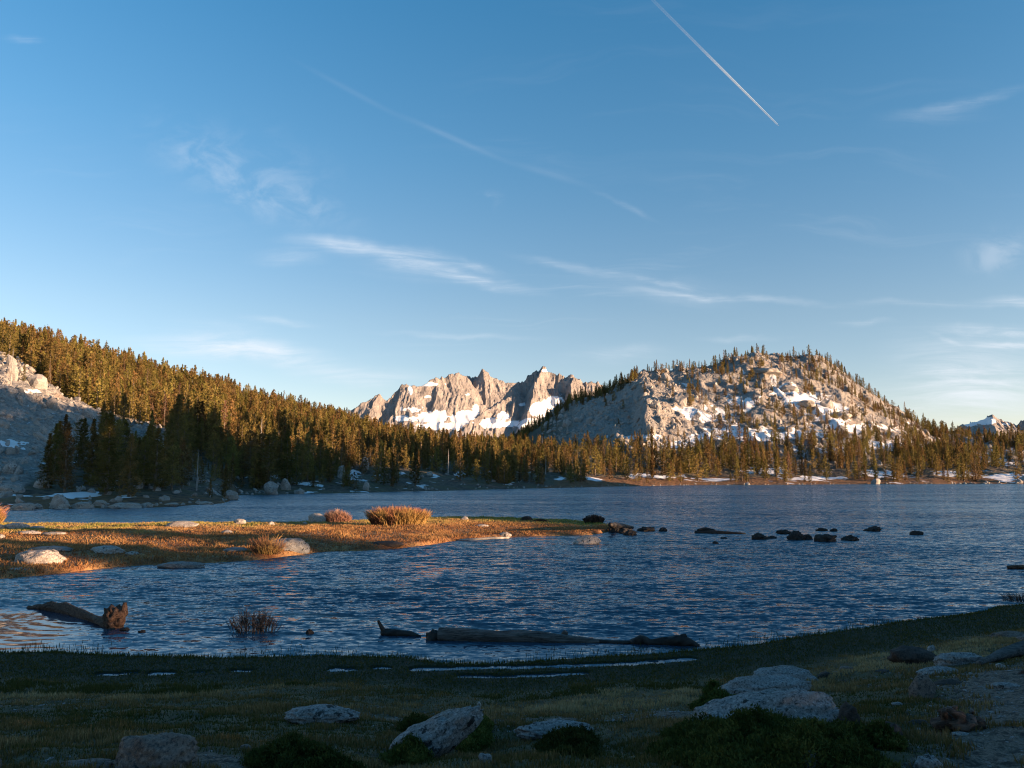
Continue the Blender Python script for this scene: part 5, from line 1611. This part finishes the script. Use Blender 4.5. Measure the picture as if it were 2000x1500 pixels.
# driftwood
P_ = [at_z(897, 1055, .03), at_z(930, 1053, .10), at_z(960, 1051, .12), at_z(994, 1050, .10)]
o = tuple(P_[1])
tag(add_obj('driftwood', tube('driftwood', rel_pts(P_, o), [.04, .06, .06, .045], 9, 20, .15), m_snag, None, o), 'thin bleached driftwood pole along the peninsula edge', 'driftwood')
P_ = [at_z(1192, 1025, .55), at_z(1200, 1026, .35), at_z(1215, 1028, .2), at_z(1236, 1030, .05)]
o = tuple(P_[1])
tag(add_obj('driftwood', tube('driftwood', rel_pts(P_, o), [.12, .17, .16, .07], 9, 21, .3), m_wetlog, None, o), 'dark driftwood lump beyond the peninsula tip', 'driftwood')
o = pl(1405, 1042)
e = empty('floating_log', o); tag(e, 'flat dark log floating between the tip and the rock row', 'log')
P_ = [pl(1357, 1041, .03), pl(1400, 1042, .05), pl(1456, 1043, .01)]
add_obj('trunk', tube('trunk', rel_pts(P_, o), [.09, .12, .06], 10, 22, .2), m_wetlog, e)
P_ = [pl(1362, 1040, .12), pl(1378, 1040, .2), pl(1397, 1041, .14)]
add_obj('upper_piece', tube('upper_piece', rel_pts(P_, o), [.07, .10, .05], 9, 23, .25), m_wetlog, e)
P_ = [pl(1968, 1111, .05), pl(1990, 1111, .06), pl(2030, 1112, .06)]
o = tuple(P_[1])
tag(add_obj('floating_log', tube('floating_log', rel_pts(P_, o), [.05, .08, .08], 10, 24, .2), m_redwood, None, o), 'brown log in the water cut by the right picture edge', 'log')
# weathered root log on the bank, right edge
a1 = ground_hit(1912, 1302, zbank); a2 = ground_hit(1950, 1290, zbank); a3 = ground_hit(2005, 1278, zbank); a4 = ground_hit(2060, 1268, zbank)
P_ = [a1 + [0, 0, .03], a2 + [0, 0, .06], a3 + [0, 0, .10], a4 + [0, 0, .10]]
o = tuple(a2)
tag(add_obj('weathered_log', tube('weathered_log', rel_pts(P_, o), [.035, .065, .085, .09], 12, 25, .25), m_log, None, o), 'blue-grey weathered log on the bank at the right edge', 'log')
# decayed stump
g = ground_hit(1890, 1428, zbank)
e = empty('rotten_stump', tuple(g + [0, .12, 0])); tag(e, 'crumbling rust-coloured stump on the gravel at the lower right', 'stump')
for k in range(9):
    x_ = rng.uniform(-.15, .15); y_ = rng.uniform(-.1, .14); hh_ = rng.uniform(.05, .13)
    P_ = [(x_, y_, -.03), (x_ + rng.normal(0, .03), y_ + rng.normal(0, .02), hh_ * .6), (x_ + rng.normal(0, .05), y_ + rng.normal(0, .04), hh_)]
    add_obj('splinter', tube('splinter', P_, [.045, .04, .012], 7, 30 + k, .4, sub=3), m_redwood if k % 3 else m_log, e)
me = rock_mesh('core', 88, 3, (.17, .13, .055), .8, .3, .3); add_obj('core', me, m_redwood, e, (0, 0, .01))

# ------------------------------------------------------------------ contrail and aircraft
m_con, t, b, out = material('contrail_ice')
b.inputs['Base Color'].default_value = (0.72, 0.84, 0.9, 1); b.inputs['Roughness'].default_value = 1; b.inputs['Specular IOR Level'].default_value = 0
trn = t.node('ShaderNodeBsdfTransparent'); mx = t.node('ShaderNodeMixShader')
lw_ = t.node('ShaderNodeLayerWeight'); lw_.inputs[0].default_value = .35
al = t.math('MULTIPLY', t.attr('fade'), t.math('SUBTRACT', 1.0, lw_.outputs['Facing']))
t.l.new(al, mx.inputs[0]); t.l.new(trn.outputs[0], mx.inputs[1]); t.l.new(b.outputs[0], mx.inputs[2]); t.l.new(mx.outputs[0], out.inputs[0])
ALT = 9000.0


def sky_pt(u, v):
    d = ray(u, v); return np.array([0, 0, CAM_Z]) + d * ((ALT - CAM_Z) / d[2])


A = sky_pt(1518, 243); B = sky_pt(1275, 0); dirn = (B - A) / np.linalg.norm(B - A); side = np.array([-dirn[1], dirn[0], 0])
Ltot = np.linalg.norm(sky_pt(1240, -40) - A)
root = empty('contrail', tuple(A)); tag(root, 'thin white contrail of a jet high in the upper right sky', 'contrail')
for sgn in (-1, 1):
    tt = np.linspace(0, 1, 40)
    ctr = np.outer(tt * Ltot, dirn) + np.outer(sgn * (15 + 3 * tt) * np.ones(40), side)
    rad = 5 + 10 * np.clip(tt * 2.2, 0, 1)
    an = np.linspace(0, 2 * math.pi, 14, endpoint=False)
    up = np.array([0, 0, 1.0])
    V = (ctr[:, None, :] + rad[:, None, None] * (np.cos(an)[None, :, None] * side + np.sin(an)[None, :, None] * up)).reshape(-1, 3)
    F = grid_faces(40, 14); F = np.array([(i * 14 + k, i * 14 + (k + 1) % 14, (i + 1) * 14 + (k + 1) % 14, (i + 1) * 14 + k) for i in range(39) for k in range(14)])
    fade = np.repeat(np.interp(tt, [0, .02, .35, .62, 1.0], [.35, .45, .28, .06, .0]), 14)
    add_obj('trail', mesh_np('trail', V, F, True, {'fade': fade}), m_con, root)
m_al, t, b, _ = material('aircraft_paint'); b.inputs['Base Color'].default_value = (.8, .8, .8, 1); b.inputs['Roughness'].default_value = .4
head = A - dirn * 60
e = empty('airliner', tuple(head), math.atan2(-dirn[1], -dirn[0])); tag(e, 'tiny airliner at the lower end of the contrail', 'aircraft')
add_obj('fuselage', tube('fuselage', [(-22, 0, 0), (-16, 0, 0), (0, 0, 0), (16, 0, 0), (22, 0, 0)], [.6, 2, 2, 2, .8], 10, 0, 0), m_al, e)
for sgn in (-1, 1):
    w_ = mesh_np('wing', [(4, sgn * 1.5, -.3), (-4, sgn * 1.5, -.3), (-8, sgn * 19, .8), (-6, sgn * 19, .8), (4, sgn * 1.5, .4), (-4, sgn * 1.5, .4), (-8, sgn * 19, 1.1), (-6, sgn * 19, 1.1)],
                 [(0, 1, 2, 3), (4, 5, 6, 7), (0, 1, 5, 4), (3, 2, 6, 7), (1, 2, 6, 5), (0, 3, 7, 4)])
    add_obj('wing', w_, m_al, e)
add_obj('tail_fin', mesh_np('tail_fin', [(-15, -.2, 1), (-21, -.2, 1), (-22, -.2, 7), (-20, -.2, 7), (-15, .2, 1), (-21, .2, 1), (-22, .2, 7), (-20, .2, 7)],
                            [(0, 1, 2, 3), (4, 5, 6, 7), (0, 1, 5, 4), (3, 2, 6, 7), (1, 2, 6, 5), (0, 3, 7, 4)]), m_al, e)
